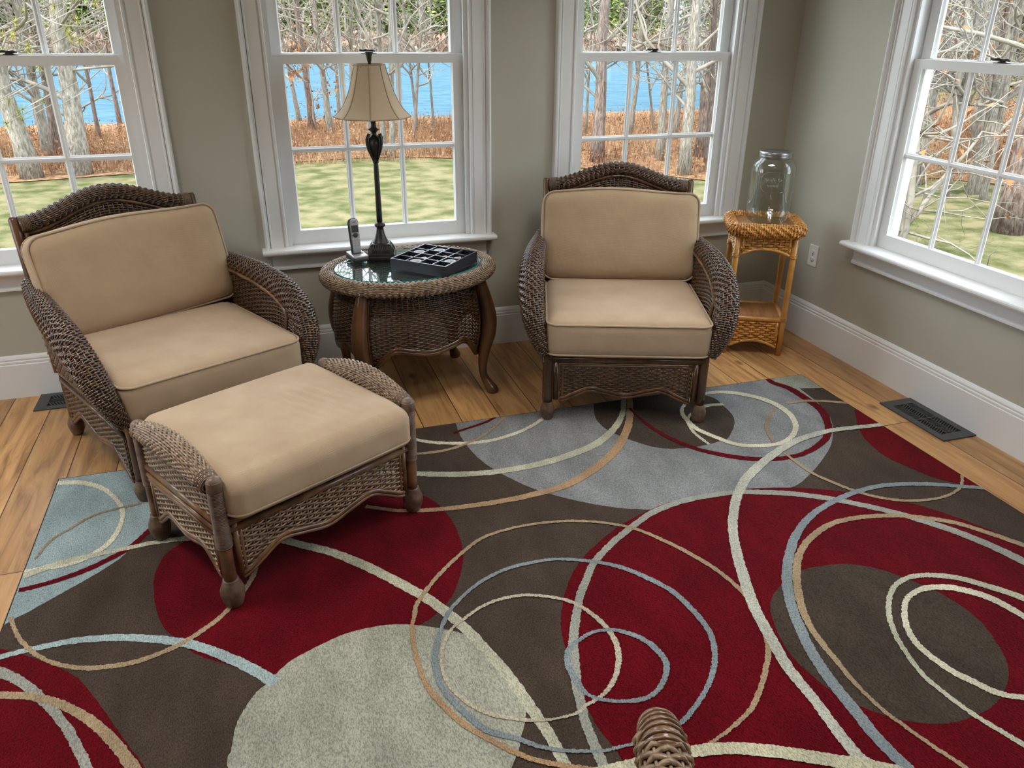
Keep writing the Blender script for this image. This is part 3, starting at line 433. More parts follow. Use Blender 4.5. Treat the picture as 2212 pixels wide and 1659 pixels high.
CASP = [(0, 0), (.014, 0), (.017, .003), (.017, .011), (.008, .014), (.008, .018), (.013, .021), (.013, .070), (.018, .074), (.018, .079), (.010, .081), (.024, .085), (.024, .089),
        (.032, .092), (.035, .096), (.033, .103), (.026, .106), (0, .106)]
def window(name):
    t = thing(name, None, None, kind='structure')
    g = G()
    for s in (-1, 1): g.prism(CASP, (s*.4555, 0, .622), (s*.4555, 0, 2.40), (s, 0, 0), (0, -1, 0))
    g.prism(CASP, (-.56, 0, 2.2955), (.56, 0, 2.2955), (0, 0, 1), (0, -1, 0))
    link('casing', g, M['trim'], t, smooth=False)
    g = G()
    for s in (-1, 1):
        a, b = sorted((s*.447, s*.4595)); g.box((a, -.001, .61), (b, .155, 2.30))
        a, b = sorted((s*.434, s*.4471)); g.box((a, .000, .61), (b, .012, 2.29))
        a, b = sorted((s*.439, s*.4471)); g.box((a, .0118, .61), (b, .027, 2.29))
    g.box((-.4595, 0, 2.285), (.4595, .155, 2.2995)); g.box((-.4595, .03, .601), (.4595, .155, .622))
    g.prism([(-.12, -.02), (-.03, -.02), (-.03, .0), (-.12, -.012)], (-.4595, 0, .622), (.4595, 0, .622), (0, 0, 1), (0, -1, 0))
    link('jamb', g, M['trim'], t, smooth=False)
    g = G().prism([(-.03, .597), (.069, .597), (.075, .600), (.078, .606), (.078, .613), (.075, .619), (.069, .622), (-.03, .622)], (-.4595, 0, 0), (.4595, 0, 0), (0, 0, 1), (0, -1, 0))
    for s in (-1, 1): g.prism([(0, .597), (.069, .597), (.075, .600), (.078, .606), (.078, .613), (.075, .619), (.069, .622), (0, .622)], (s*.4595, 0, 0), (s*.577, 0, 0), (0, 0, 1), (0, -1, 0))
    link('window_sill', g, M['trim'], t, smooth=False)
    g = G().prism([(0, .5969), (.030, .5969), (.030, .590), (.024, .584), (.017, .580), (.014, .574), (.014, .534), (.018, .529), (.022, .522), (.022, .515), (0, .515)], (-.535, 0, 0), (.535, 0, 0), (0, 0, 1), (0, -1, 0))
    link('apron', g, M['trim'], t, smooth=False)
    def sash(nm, y0, z0, z1, gz0, gz1, rows):
        g = G(); y1 = y0+.035; GH = .3895
        for s in (-1, 1):
            a, b = sorted((s*GH, s*.4425)); g.box((a, y0, z0), (b, y1, z1))
        g.box((-GH, y0, z0), (GH, y1, gz0)); g.box((-GH, y0, gz1), (GH, y1, z1))
        # glazing bead bevel
        for s in (-1, 1): g.prism([(0, 0), (-.012, 0), (-.012, .006)], (s*GH, y0+.006, gz0), (s*GH, y0+.006, gz1), (-s, 0, 0), (0, -1, 0))
        f = link(nm, g, M['trim'], t, smooth=False)
        g = G(); mp = [(0, -.013), (.004, -.013), (.010, -.006), (.014, -.005), (.014, .005), (.010, .006), (.004, .013), (0, .013)]
        for k in (-1, 1): g.prism(mp, (k*GH/3, y0+.022, gz0), (k*GH/3, y0+.022, gz1), (1, 0, 0), (0, -1, 0))
        for q in range(1, rows):
            z = gz0+(gz1-gz0)*q/rows; g.prism(mp, (-GH, y0+.0222, z), (GH, y0+.0222, z), (0, 0, 1), (0, -1, 0))
        link('muntins', g, M['trim'], f, smooth=False)
        g = G().add([(-GH, y0+.024, gz0), (GH, y0+.024, gz0), (GH, y0+.024, gz1), (-GH, y0+.024, gz1)], [(0, 1, 2, 3)])
        link('pane', g, M['pane'], f, smooth=False)
        return f
    sash('lower_sash', .030, .6225, 1.478, .688, 1.438, 2)
    sash('upper_sash', .0655, 1.440, 2.2845, 1.482, 2.235, 2)
    g = G().lathe([(0, 0), (.022, 0), (.022, .004), (.012, .008), (.010, .016), (0, .018)], (0, .052, 1.478), 14, ell=.55)
    g.tube([(-.004, .050, 1.492), (-.016, .046, 1.494), (-.030, .042, 1.492), (-.044, .040, 1.494)], [.005, .0055, .0045, .005], 8)
    g.tube([(.006, .052, 1.490), (.018, .056, 1.492), (.028, .064, 1.489)], [.006, .006, .004], 8)
    g.box((-.034, .044, 1.478), (.034, .060, 1.481))
    link('sash_lock', g, M['bronze'], t)
    return t
w1 = window('window_1'); w1.location = (BACKW[2], 0, 0)
def put(c, name, loc, rz):
    c.name = name; c.location = loc; c.rotation_euler = (0, 0, rz); return c
put(copy_tree(w1), 'window_2', (BACKW[1], 0, 0), 0)
put(copy_tree(w1), 'window_3', (BACKW[0], 0, 0), 0)
put(copy_tree(w1), 'window_4', (0, RIGHTW[0], 0), -PI/2)
put(copy_tree(w1), 'window_5', (0, RIGHTW[1], 0), -PI/2)
put(copy_tree(w1), 'window_6', (BACKW[3], 0, 0), 0)
for i, x in enumerate((4.1, 5.35)): put(copy_tree(w1), 'window_%d' % (7+i), (WLF, WRE+x, 0), PI/2)

# fill panels added under the ceiling, out of view, to brighten the room
def fill_panel(lab, x, y, P, sz=.62):
    t = thing('fill_panel', lab, 'added fill light', (x, y, HC))
    g = G().box((-sz/2-.03, -sz/2-.03, -.045), (sz/2+.03, sz/2+.03, -.0005)); link('fill_housing', g, M['trim'], t, smooth=False)
    l = bpy.data.lights.new('fill_light', 'AREA'); l.shape = 'SQUARE'; l.size = sz; l.energy = P; l.color = (1, .97, .93); l.spread = math.radians(125)
    o = bpy.data.objects.new('fill_light', l); COL.objects.link(o); o.parent = t; o.location = (0, 0, -.047)
for lab, x, y, P in (('added fill light panel, out of view over the left armchair', -4.0, -1.55, 15), ('added fill light panel, out of view over the right armchair', -1.3, -1.45, 10),
                     ('added fill light panel, out of view over the middle of the rug', -3.1, -3.0, 5), ('added fill light panel, out of view over the right side of the rug', -1.7, -2.9, 8)):
    fill_panel(lab, x, y, P)

# ------------------------------------------------------------------ rug
def clip_poly(P, x0, x1, y0, y1):
    for ax, lim, s in ((0, x0, 1), (0, x1, -1), (1, y0, 1), (1, y1, -1)):
        Q = []; n = len(P)
        for i in range(n):
            a, b = P[i], P[(i+1) % n]; ia, ib = s*(a[ax]-lim) >= 0, s*(b[ax]-lim) >= 0
            if ia: Q.append(a)
            if ia != ib:
                t = (lim-a[ax])/(b[ax]-a[ax]); Q.append((a[0]+t*(b[0]-a[0]), a[1]+t*(b[1]-a[1])))
        P = Q
        if len(P) < 3: return []
    return P
def build_rug():
    X0, X1, Y1, Y0 = -3.722, -.346, -.874, -3.36
    names = list(RC); mats = [M['rug_'+n] for n in names]; g = G(); z = .006
    g.box((X0, Y0, .0005), (X1, Y1, z), mi=names.index('edge'))
    def layer(P, c, z): g.add([(x, y, z) for x, y in P], [tuple(range(len(P)))], mi=names.index(c))
    e = .004; z += .0004
    layer([(X0+e, Y0+e), (X1-e, Y0+e), (X1-e, Y1-e), (X0+e, Y1-e)], 'brown', z)
    rs = np.random.RandomState(3)
    for c, P in RUG_P:
        z += .00012
        Q = crom(P, 8, True)
        if c == 'sage2': Q = np.array(P)
        Q = Q+rs.uniform(-.0012, .0012, Q.shape)
        Q = clip_poly([tuple(q) for q in Q], X0+e, X1-e, Y0+e, Y1-e)
        if Q: layer(Q, c, z)
    for c, cl, P in RUG_S:
        z += .00008
        Q = crom(P, 16, bool(cl)); C2 = Q[:, :2]
        if cl: T = np.roll(C2, -1, 0)-np.roll(C2, 1, 0)
        else: T = np.gradient(C2, axis=0)
        T /= np.linalg.norm(T, axis=1)[:, None]+1e-9; Nn = np.stack([-T[:, 1], T[:, 0]], 1)
        h = Q[:, 2:3]
        L_ = C2+Nn*(h+rs.uniform(-.0018, .0018, h.shape)); R_ = C2-Nn*(h+rs.uniform(-.0018, .0018, h.shape)); m = len(C2)
        for i in range(m if cl else m-1):
            j = (i+1) % m
            q = clip_poly([tuple(L_[i]), tuple(L_[j]), tuple(R_[j]), tuple(R_[i])], X0+e, X1-e, Y0+e, Y1-e)
            if len(q) >= 3: layer(q, c, z)
    o = link('area_rug', g, mats, smooth=False, fix=False)
    # every pile face looks up
    bm = bmesh.new(); bm.from_mesh(o.data)
    for f in bm.faces:
        if f.calc_center_median().z > .0061 and f.normal.z < 0: f.normal_flip()
    bm.to_mesh(o.data); bm.free()
    tag(o, 'large brown, red and grey rug with swirling looped lines, under the seating', 'rug')
build_rug()

# ------------------------------------------------------------------ floor vents, outlet
def register(name, label, loc, rz):
    t = thing(name, label, 'floor vent', loc, rz)
    Lh, Wh = .193, .0885
    g = G(); il, iw = .150, .056
    prof = [(-Lh, -Wh, Lh, -iw), (-Lh, iw, Lh, Wh), (-Lh, -iw, -il, iw), (il, -iw, Lh, iw)]
    for a, b, c, d in prof: g.box((a, b, .0005), (c, d, .0065))
    link('frame', g, M['vent'], t, smooth=False)
    g = G()
    g.box((-il, -iw, .002), (-il+.006, iw, .0062)); g.box((il-.006, -iw, .002), (il, iw, .0062))
    for y in (-.019, .019): g.box((-il, y-.0016, .002), (il, y+.0016, .0058))
    g.box((-.004, -iw, .002), (.004, iw, .0060))
    for half in (-1, 1):
        for k in range(-2, 13):
            for (ya, yb, s) in ((-iw, -.019, 1), (-.019, .019, -1), (.019, iw, 1)):
                x0 = half*(.004+k*.0128); d = (yb-ya)*.55*s*half
                xa, xb = x0, x0+d
                if min(abs(xa), abs(xb)) > il-.004 or max(abs(xa), abs(xb)) > il or xa*half < 0 or xb*half < 0: continue
                g.add([(xa-.0022, ya, .0055), (xa+.0022, ya, .0055), (xb+.0022, yb, .0055), (xb-.0022, yb, .0055),
                       (xa-.0022, ya, .0015), (xa+.0022, ya, .0015), (xb+.0022, yb, .0015), (xb-.0022, yb, .0015)],
                      [(0, 1, 2, 3), (7, 6, 5, 4), (0, 4, 5, 1), (2, 6, 7, 3), (1, 5, 6, 2), (0, 3, 7, 4)])
    link('grille', g, M['vent'], t, smooth=False)
    link('duct_opening', G().add([(-il, -iw, .0012), (il, -iw, .0012), (il, iw, .0012), (-il, iw, .0012)], [(0, 1, 2, 3)]), M['voiddark'], t, smooth=False)
    g = G().box((-il+.012, -.0015, .004), (-il+.03, .0015, .0075)); link('damper_lever', g, M['vent'], t, smooth=False)
register('floor_vent', 'dark metal floor vent beside the rug along the right baseboard', (-.1065, -1.452, 0), PI/2)
register('floor_vent', 'dark metal floor vent behind the armchair with footstool, under left window', (-3.748, -.1085, 0), 0)

t = thing('wall_outlet', 'white double wall socket between rattan stand and right window', 'outlet', (0, -.394, .466), -PI/2)
bm = cushion(.074, .118, .006, .0028, n=8)
for v in bm.verts: v.co = Vector((v.co.x, -v.co.z-.003, v.co.y))
link('cover_plate', bm, M['outlet'], t)
for z in (-.0195, .0195):
    g = G().lathe([(0, .0078), (.0150, .0078), (.0165, .006), (.0165, .003)], (0, 0, z), 20, axis=Matrix.Rotation(PI/2, 3, 'X'))
    r = link('socket', g, M['outlet'], t)
    g = G()
    for x, h in ((-.0062, .0085), (.0062, .0065)): g.box((x-.0012, -.0083, z-h/2+.003), (x+.0012, -.0076, z+h/2+.003))
    g.lathe([(0, .0083), (.0026, .0083), (.0026, .0075)], (0, 0, z-.008), 10, axis=Matrix.Rotation(PI/2, 3, 'X'))
    link('slots', g, M['slot'], r, smooth=False)
link('screw', G().lathe([(0, .0075), (.003, .0072), (.003, .006)], (0, 0, 0), 10, axis=Matrix.Rotation(PI/2, 3, 'X')), M['silver'], t)
# ------------------------------------------------------------------ wicker furniture
def spine(P, R, n=60):
    """dense smooth spine with parallel frames; returns S(u,v) of the tube surface"""
    A = crom([list(p)+[r] for p, r in zip(P, R)], 12); d = np.r_[0, np.cumsum(np.linalg.norm(np.diff(A[:, :3], axis=0), axis=1))]
    s = np.linspace(0, d[-1], n); A = np.stack([np.interp(s, d, A[:, i]) for i in range(4)], 1)
    T = np.gradient(A[:, :3], axis=0); T /= np.linalg.norm(T, axis=1)[:, None]
    U = np.zeros_like(T); a = np.array([0, 0, 1.]) if abs(T[0][2]) < .9 else np.array([1., 0, 0]); u = np.cross(T[0], a)
    for i in range(n):
        u = u-T[i]*(u@T[i]); u /= np.linalg.norm(u); U[i] = u
    W = np.cross(T, U); t = np.linspace(0, 1, n)
    ip = lambda M_, v: np.stack([np.interp(v, t, M_[:, i]) for i in range(M_.shape[1])], -1)
    def S(u, v, k=1.0, off=0.0):
        a = ip(A, v); uu = ip(U, v); ww = ip(W, v); th = 2*PI*np.asarray(u)
        r = (a[..., 3]*k+off)[..., None]
        return a[..., :3]+r*(np.cos(th)[..., None]*uu+np.sin(th)[..., None]*ww)
    return S, A, d[-1]
def roll(name, P, R, m, parent, pitch=.0085, stakes=None, along=None, ph=.25, per=2, lining=True, amp=.0028, ru=.0046, rn=.0032, seed=0, ends=None):
    S, A, Ln = spine(P, R); g = G(); g.cur = 0
    rm = max(R); stakes = stakes or max(6, 2*int(2*PI*rm/.016/2))
    if along: weave(g, lambda u, v: S(v, np.clip(u, 0, 1)), int(2*PI*rm/along[0]), int(Ln/along[1]), ru, rn, amp, ph, 4, along[2], seed=seed, stk_r=.0030)
    else: weave(g, lambda u, v: S(u, v), int(Ln/pitch), stakes, ru, rn, amp, ph, 4, per, closed=True, seed=seed, stk_r=.0030)
    if lining: g.tube(A[:, :3], A[:, 3]-.0035, 14, mi=1)
    o = link(name, g, [m, M['wick_in']], parent, fix=False)
    if ends:
        for k, (v0, v1) in enumerate(ends):
            q = G(); n = max(3, int(abs(v1-v0)*Ln/.0045))
            for j in range(n):
                v = v0+(v1-v0)*(j+.5)/n; uu = np.arange(14)/14; ring = S(uu, np.full(14, v), 1.0, .0035)
                q.tube(ring, .0027, 5, closed=True)
            link('binding', q, M['wrap'], o, fix=False)
    return o
def wavy_panel(parent, name, m, mp, A, B, ztop, zb, r=.009, pitch=.0088, stake=.024, seed=0, bulge=None, ph=.5):
    """woven apron between ground points A and B with a scalloped bottom cane; zb(s) s in -1..1"""
    A, B = np.array(A, float), np.array(B, float); Ln = np.linalg.norm(B-A); zlo = min(zb(np.linspace(-1, 1, 41)))
    nrm = np.array([-(B-A)[1], (B-A)[0]])/Ln
    def pos(u, z):
        p = A+(B-A)*u[..., None]
        if bulge is not None: p = p+nrm*bulge(u, z)[..., None]
        return np.stack([p[..., 0], p[..., 1], z], -1)
    def S(u, v): u = np.asarray(u, float); v = np.asarray(v, float); return pos(u, zlo+(ztop-zlo)*v)
    mask = lambda u, v: (zlo+(ztop-zlo)*v) > zb(2*u-1)+.002
    g = G(); weave(g, S, int((ztop-zlo)/pitch), int(Ln/stake), .0037, .0030, .0044, ph, 4, 2, mask=mask, seed=seed, stk_r=.0032)
    o = link(name, g, m, parent, fix=False)
    s = np.linspace(0, 1, 41); P = pos(s, zb(2*s-1))
    P2 = pos(np.array([0., 1.]), np.array([ztop, ztop]))
    g = G().tube(P, r, 8); g.tube(P-np.array([0, 0, .015]), r*.8, 8)
    link('apron_cane', g, mp, o)
    g = G()
    for e in (.012/Ln, 1-.012/Ln):
        z = np.linspace(float(zb(np.array([-1.]))[0]), ztop, 8); g.tube(pos(np.full(8, e), z), r*.7, 8)
    s = np.linspace(0, 1, 9); g.tube(pos(s, np.full(9, ztop)), r*.8, 8)
    link('apron_border', g, mp, o)
    return o
def zb_curve(lo, hi, mid):
    xs = [-1, -.93, -.78, -.55, -.3, 0, .3, .55, .78, .93, 1]; zs = [lo, lo+.004, lo+(hi-lo)*.45, hi-.002, (hi*.55+mid*.45), mid, (hi*.55+mid*.45), hi-.002, lo+(hi-lo)*.45, lo+.004, lo]
    sm = crom(np.stack([xs, zs], 1), 8); o_ = np.argsort(sm[:, 0]); sm = sm[o_]
    return lambda s: np.interp(s, sm[:, 0], sm[:, 1])
def bulb_leg(name, parent, x, y, z1, m, lean=(0, 0), r=.0185, foot=True, fm=None, s=1.0):
    g = G(); n = 8
    P = [(x+lean[0]*t, y+lean[1]*t, .085*s+(z1-.085*s)*t) for t in np.linspace(0, 1, n)]
    g.tube(P, r, 12)
    o = link(name, g, m, parent)
    prof = [(0, 0), (.017, 0), (.023, .006), (.028, .022), (.0315, .040), (.031, .054), (.026, .068), (.0215, .080), (.0205, .086)]
    pr = []
    for i in range(33):   # wound binding : little ridges
        z = .086*i/32; rr = np.interp(z, [p[1] for p in prof[1:]], [p[0] for p in prof[1:]]); pr.append((rr*(1+.035*math.cos(i*PI)), z))
    g = G().lathe([(0, 0)]+[(a*s, b*s) for a, b in pr]+[(0, .087*s)], (x, y, 0), 18)
    link('foot', g, fm or M['wrap'], o)
    return o

def armchair(label, loc, rz, roll_=0, group=None):
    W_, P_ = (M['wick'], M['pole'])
    t = thing('wicker_armchair', label, 'armchair', loc, rz, group)
    X = .335
    for s in (-1, 1):
        bulb_leg('leg', t, s*X, 0, .33, P_, r=.020)
        o = bulb_leg('leg', t, s*.340, .715, .32, P_, r=.019, fm=M['black'] if False else None)
    # frame poles
    g = G()
    g.tube([(-X, .0, .292), (X, .0, .292)], .019, 10)
    g.tube([(-.345, .71, .292), (.345, .71, .292)], .017, 10)
    for s in (-1, 1):
        g.tube([(s*.340, .0, .292), (s*.345, .71, .292)], .017, 10); g.tube([(s*.352, .02, .262), (s*.356, .70, .262)], .010, 8)
        g.tube([(s*.302, -.004, .285), (s*.302, -.004, .10)], .012, 8)
    g.box((-.33, .0, .285), (.33, .70, .300))
    link('seat_frame', g, P_, t)
    # back posts + cross rail
    yb = lambda z: .722+(z-.3)*.17
    for s in (-1, 1): link('back_post', G().tube([(s*.352, yb(z), z) for z in (.29, .45, .6, .75, .90, .912)], [.019]*5+[.014], 10), P_, t)
    zt = lambda x: .880+.082*(.5+.5*np.cos(PI*np.clip(x/.335, -1, 1)))
    xs = np.linspace(-.338, .338, 15)
    br = link('backrest', *(lambda g: (g, [W_, M['wick_in']]))(
        (lambda g: (weave(g, lambda u, v: np.stack([-.34+.68*u, yb(.33+(zt(-.34+.68*u)-.33)*v)-.004, .33+(zt(-.34+.68*u)-.33)*v], -1),
                          62, 36, .0046, .003, .0034, .25, 4, 2, stk_r=.0032), g)[1])(G())), t, fix=False)
    g = G().grid([[(x, yb(z)+.004, z) for x in np.linspace(-.34, .34, 15) for z in [.33+(float(zt(x))-.33)*k]] for k in np.linspace(0, 1, 6)])
    link('back_lining', g, M['wick_in'], br, fix=False)
    g = G().tube([(x*.97, yb(zt(x))-.012, float(zt(x))-.036) for x in xs], .009, 8)
    g.tube([(-.325, yb(.6)-.014, .33), (-.325, yb(.84)-.014, .85)], .008, 8); g.tube([(.325, yb(.6)-.014, .33), (.325, yb(.84)-.014, .85)], .008, 8)
    link('back_cane', g, P_, br)
    roll('top_rail', [(x, yb(float(zt(x))), float(zt(x))) for x in xs], [.029]*15, W_, t, along=(.0068, .0245, 1), ph=0, amp=.0032, ru=.0032, rn=.0030, ends=((0.0, .05), (.95, 1.0)))
    # arms
    for s in (-1, 1):
        AP = [(.362, .785, .655), (.380, .66, .642), (.398, .50, .636), (.412, .34, .624), (.418, .19, .596), (.416, .075, .538), (.402, .006, .462), (.380, -.016, .388), (.354, -.012, .322)]
        AR = [.024, .032, .040, .046, .049, .049, .043, .033, .022]
        a = roll('arm', [(s*x, y, z) for x, y, z in AP], AR, W_, t, pitch=.0082, ph=.25, stakes=18, amp=.0042, ru=.0040, seed=3)
        A = crom([p+(r,) for p, r in zip(AP, AR)], 8); k = A[:, 2] > .45; A = A[k][::-1]
        fx = lambda y: np.interp(y, A[:, 1], A[:, 0]); fz = lambda y: np.interp(y, A[:, 1], A[:, 2]); fr = lambda y: np.interp(y, A[:, 1], A[:, 3])
        def skin(u, v, side, y0=.03, y1=.76):
            y = y0+(y1-y0)*u; x0 = .362 if side > 0 else .346; z0 = .305
            xt = fx(y)+side*.82*fr(y); zt_ = fz(y)-.35*fr(y)
            e = v**1.7 if side > 0 else v**1.0
            return np.stack([s*(x0+(xt-x0)*e), y, z0+(zt_-z0)*v], -1)
        g = G(); weave(g, lambda u, v: skin(u, v, 1), 38, 30, .0040, .003, .0040, .25, 4, 2, stk_r=.0032)
        g.grid([[skin(np.array(u), np.array(v), 1)*np.array([1, 1, 1])-np.array([s*.005, 0, 0]) for u in np.linspace(0, 1, 12)] for v in np.linspace(0, 1, 9)], mi=1)
        link('outer_weave', g, [W_, M['wick_in']], a, fix=False)
        g = G(); weave(g, lambda u, v: skin(u, v, -1), 34, 30, .0034, .0027, .0042, .5, 4, 2, stk_r=.003)
        link('inner_weave', g, [W_, M['wick_in']], a, fix=False)
        P = [skin(np.array(u), np.array(.98), -1)-np.array([s*.006, 0, 0]) for u in np.linspace(.13, 1, 16)]
        P = [skin(np.array(.10), np.array(v), -1)-np.array([s*.006, 0, 0]) for v in np.linspace(.15, .93, 8)]+P
        link('arm_cane', G().tube(crom(P, 3), .0085, 8), M['polel'], a)
    wavy_panel(t, 'front_apron', W_, P_, (-.285, -.004), (.285, -.004), .262, zb_curve(.105, .160, .128))
    for s in (-1, 1): wavy_panel(t, 'side_apron', W_, P_, (s*.350, .03), (s*.352, .69), .252, zb_curve(.085, .165, .135), stake=.022)
    # cushions
    bm = cushion(.70, .640, .176, .048, .010, n=16)
    for v in bm.verts: v.co += Vector((0, .272, .3945))
    c = link('seat_cushion', bm, M['cush'], t)
    g = G(); g.tube(rrect(.698, .638, .050, .462)+np.array([0, .272, 0]), .0048, 6, closed=True)
    g.tube(rrect(.698, .638, .050, .327)+np.array([0, .272, 0]), .0045, 6, closed=True)
    link('piping', g, M['pipe'], c)
    th = math.radians(12); T = Matrix.Translation((0, .628, .674)) @ Matrix.Rotation(math.radians(roll_), 4, 'Y') @ Matrix.Rotation(-th, 4, 'X') @ Matrix.Rotation(PI/2, 4, 'X')
    def wr(p):
        q = Vector(p); e = max(0, q.y/.21)
        q.y += .014*e*math.cos(q.x*PI/.7)**2-.004*e*math.sin(q.x*9); return q
    bm = cushion(.735, .408, .135, .050, .022, n=16, wr=wr)
    bm.transform(T)
    c = link('back_cushion', bm, M['cushr'], t)
    g = G()
    for z in (.049, -.049):
        Q = rrect(.738, .411, .055, z); Q = np.array([wr(Vector(q)) for q in Q]); g.tube([tuple(T @ Vector(q)) for q in Q], .0048, 6, closed=True)
    link('piping', g, M['pipe'], c)
    return t
RCH = armchair('wicker armchair with tan cushions in front of the window nearest the corner, facing forward', (-1.427, -1.06, .004), math.radians(-19.7))
LCH = armchair('wicker armchair with tan cushions behind the matching footstool, at the left window', (-3.088, -.973, .004), math.radians(26.5), roll_=-3)

def ottoman():
    t = thing('wicker_ottoman', 'wicker footstool with tan cushion in front of the left armchair, on the rug', 'footstool', (-2.885, -1.44, .0065), math.radians(28.8))
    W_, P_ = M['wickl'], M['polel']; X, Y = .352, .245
    for sx in (-1, 1):
        for sy in (-1, 1):
            o = bulb_leg('leg', t, sx*X, sy*Y, .41, P_, r=.0195, s=1.12, fm=M['wrap'])
            g = G()
            for z in np.arange(.215, .44, .0048): g.tube([(sx*X+.0215*math.cos(a), sy*Y+.0215*math.sin(a), z) for a in np.linspace(0, 2*PI, 13)[:-1]], .0026, 5, closed=True)
            g.lathe([(0, .451), (.012, .450), (.020, .444), (.0235, .434), (.0235, .405), (.020, .40)], (sx*X, sy*Y, 0), 16)
            link('post_binding', g, M['wrap'], o, fix=False)
    g = G()
    for sy in (-1, 1):
        g.tube([(-X, sy*Y, .292), (X, sy*Y, .292)], .016, 10); g.tube([(-X+.02, sy*(Y+.004), .262), (X-.02, sy*(Y+.004), .262)], .011, 8)
    for sx in (-1, 1):
        g.tube([(sx*X, -Y, .290), (sx*X, Y, .290)], .015, 10); g.tube([(sx*(X+.006), -Y+.02, .263), (sx*(X+.006), Y-.02, .263)], .010, 8); g.tube([(sx*(X+.006), -Y+.02, .245), (sx*(X+.006), Y-.02, .245)], .008, 8)
        for sy in (-1, 1):
            g.tube([(sx*(X-.036), sy*(Y+.003), .28), (sx*(X-.036), sy*(Y+.003), .105)], .010, 8); g.tube([(sx*(X+.004), sy*(Y-.034), .26), (sx*(X+.004), sy*(Y-.034), .105)], .009, 8)
    g.box((-.34, -.235, .285), (.34, .235, .300))
    link('frame', g, P_, t)
    for sx in (-1, 1):
        ys = np.linspace(-Y+.012, Y-.012, 9)
        P = [(sx*(X+.004), y, .418+.038*math.cos(y/Y*PI/2)) for y in ys]; R = [.024+.014*math.cos(y/Y*PI/2) for y in ys]
        a = roll('side_roll', P, R, W_, t, along=(.0074, .0125, 2), ph=.5, amp=.0036, ru=.0036, rn=.003, ends=((0.0, .075), (.925, 1.0)))
        f = lambda u, v: np.stack([np.full_like(u, sx*(X+.006))+sx*.012*np.sin(PI*u)*v, -Y+.03+(2*Y-.06)*u, .305+(.405+.03*np.sin(PI*u)-.305)*v], -1)
        g = G(); weave(g, f, 13, 20, .0042, .0027, .0032, .5, 4, 2); link('side_weave', g, W_, a, fix=False)
        wavy_panel(t, 'side_apron', W_, P_, (sx*(X+.004), -Y+.035), (sx*(X+.004), Y-.035), .238, zb_curve(.10, .165, .145), stake=.022)
    for sy in (-1, 1): wavy_panel(t, 'front_apron', W_, P_, (-X+.04, sy*(Y+.003)), (X-.04, sy*(Y+.003)), .255, zb_curve(.098, .165, .130), stake=.024)
    def wr(p):
        q = Vector(p)
        if q.z > .03:   # soft diagonal creases on the right half of the cushion
            m_ = math.exp(-((q.x-.14)/.12)**2-((q.y-.02)/.16)**2); q.z += .0045*m_*math.sin((q.x*1.0+q.y*.22)*150)
        if q.y < -.2: q.z -= .012*max(0, (-.2-q.y)/.1)
        return q
    bm = cushion(.668, .600, .140, .046, .010, n=84, wr=wr)
    for v in bm.verts: v.co += Vector((0, 0, .374))
    c = link('seat_cushion', bm, M['cush'], t)
    g = G(); g.tube(rrect(.668, .600, .05, .322), .0045, 6, closed=True); link('piping', g, M['pipe'], c)
ottoman()

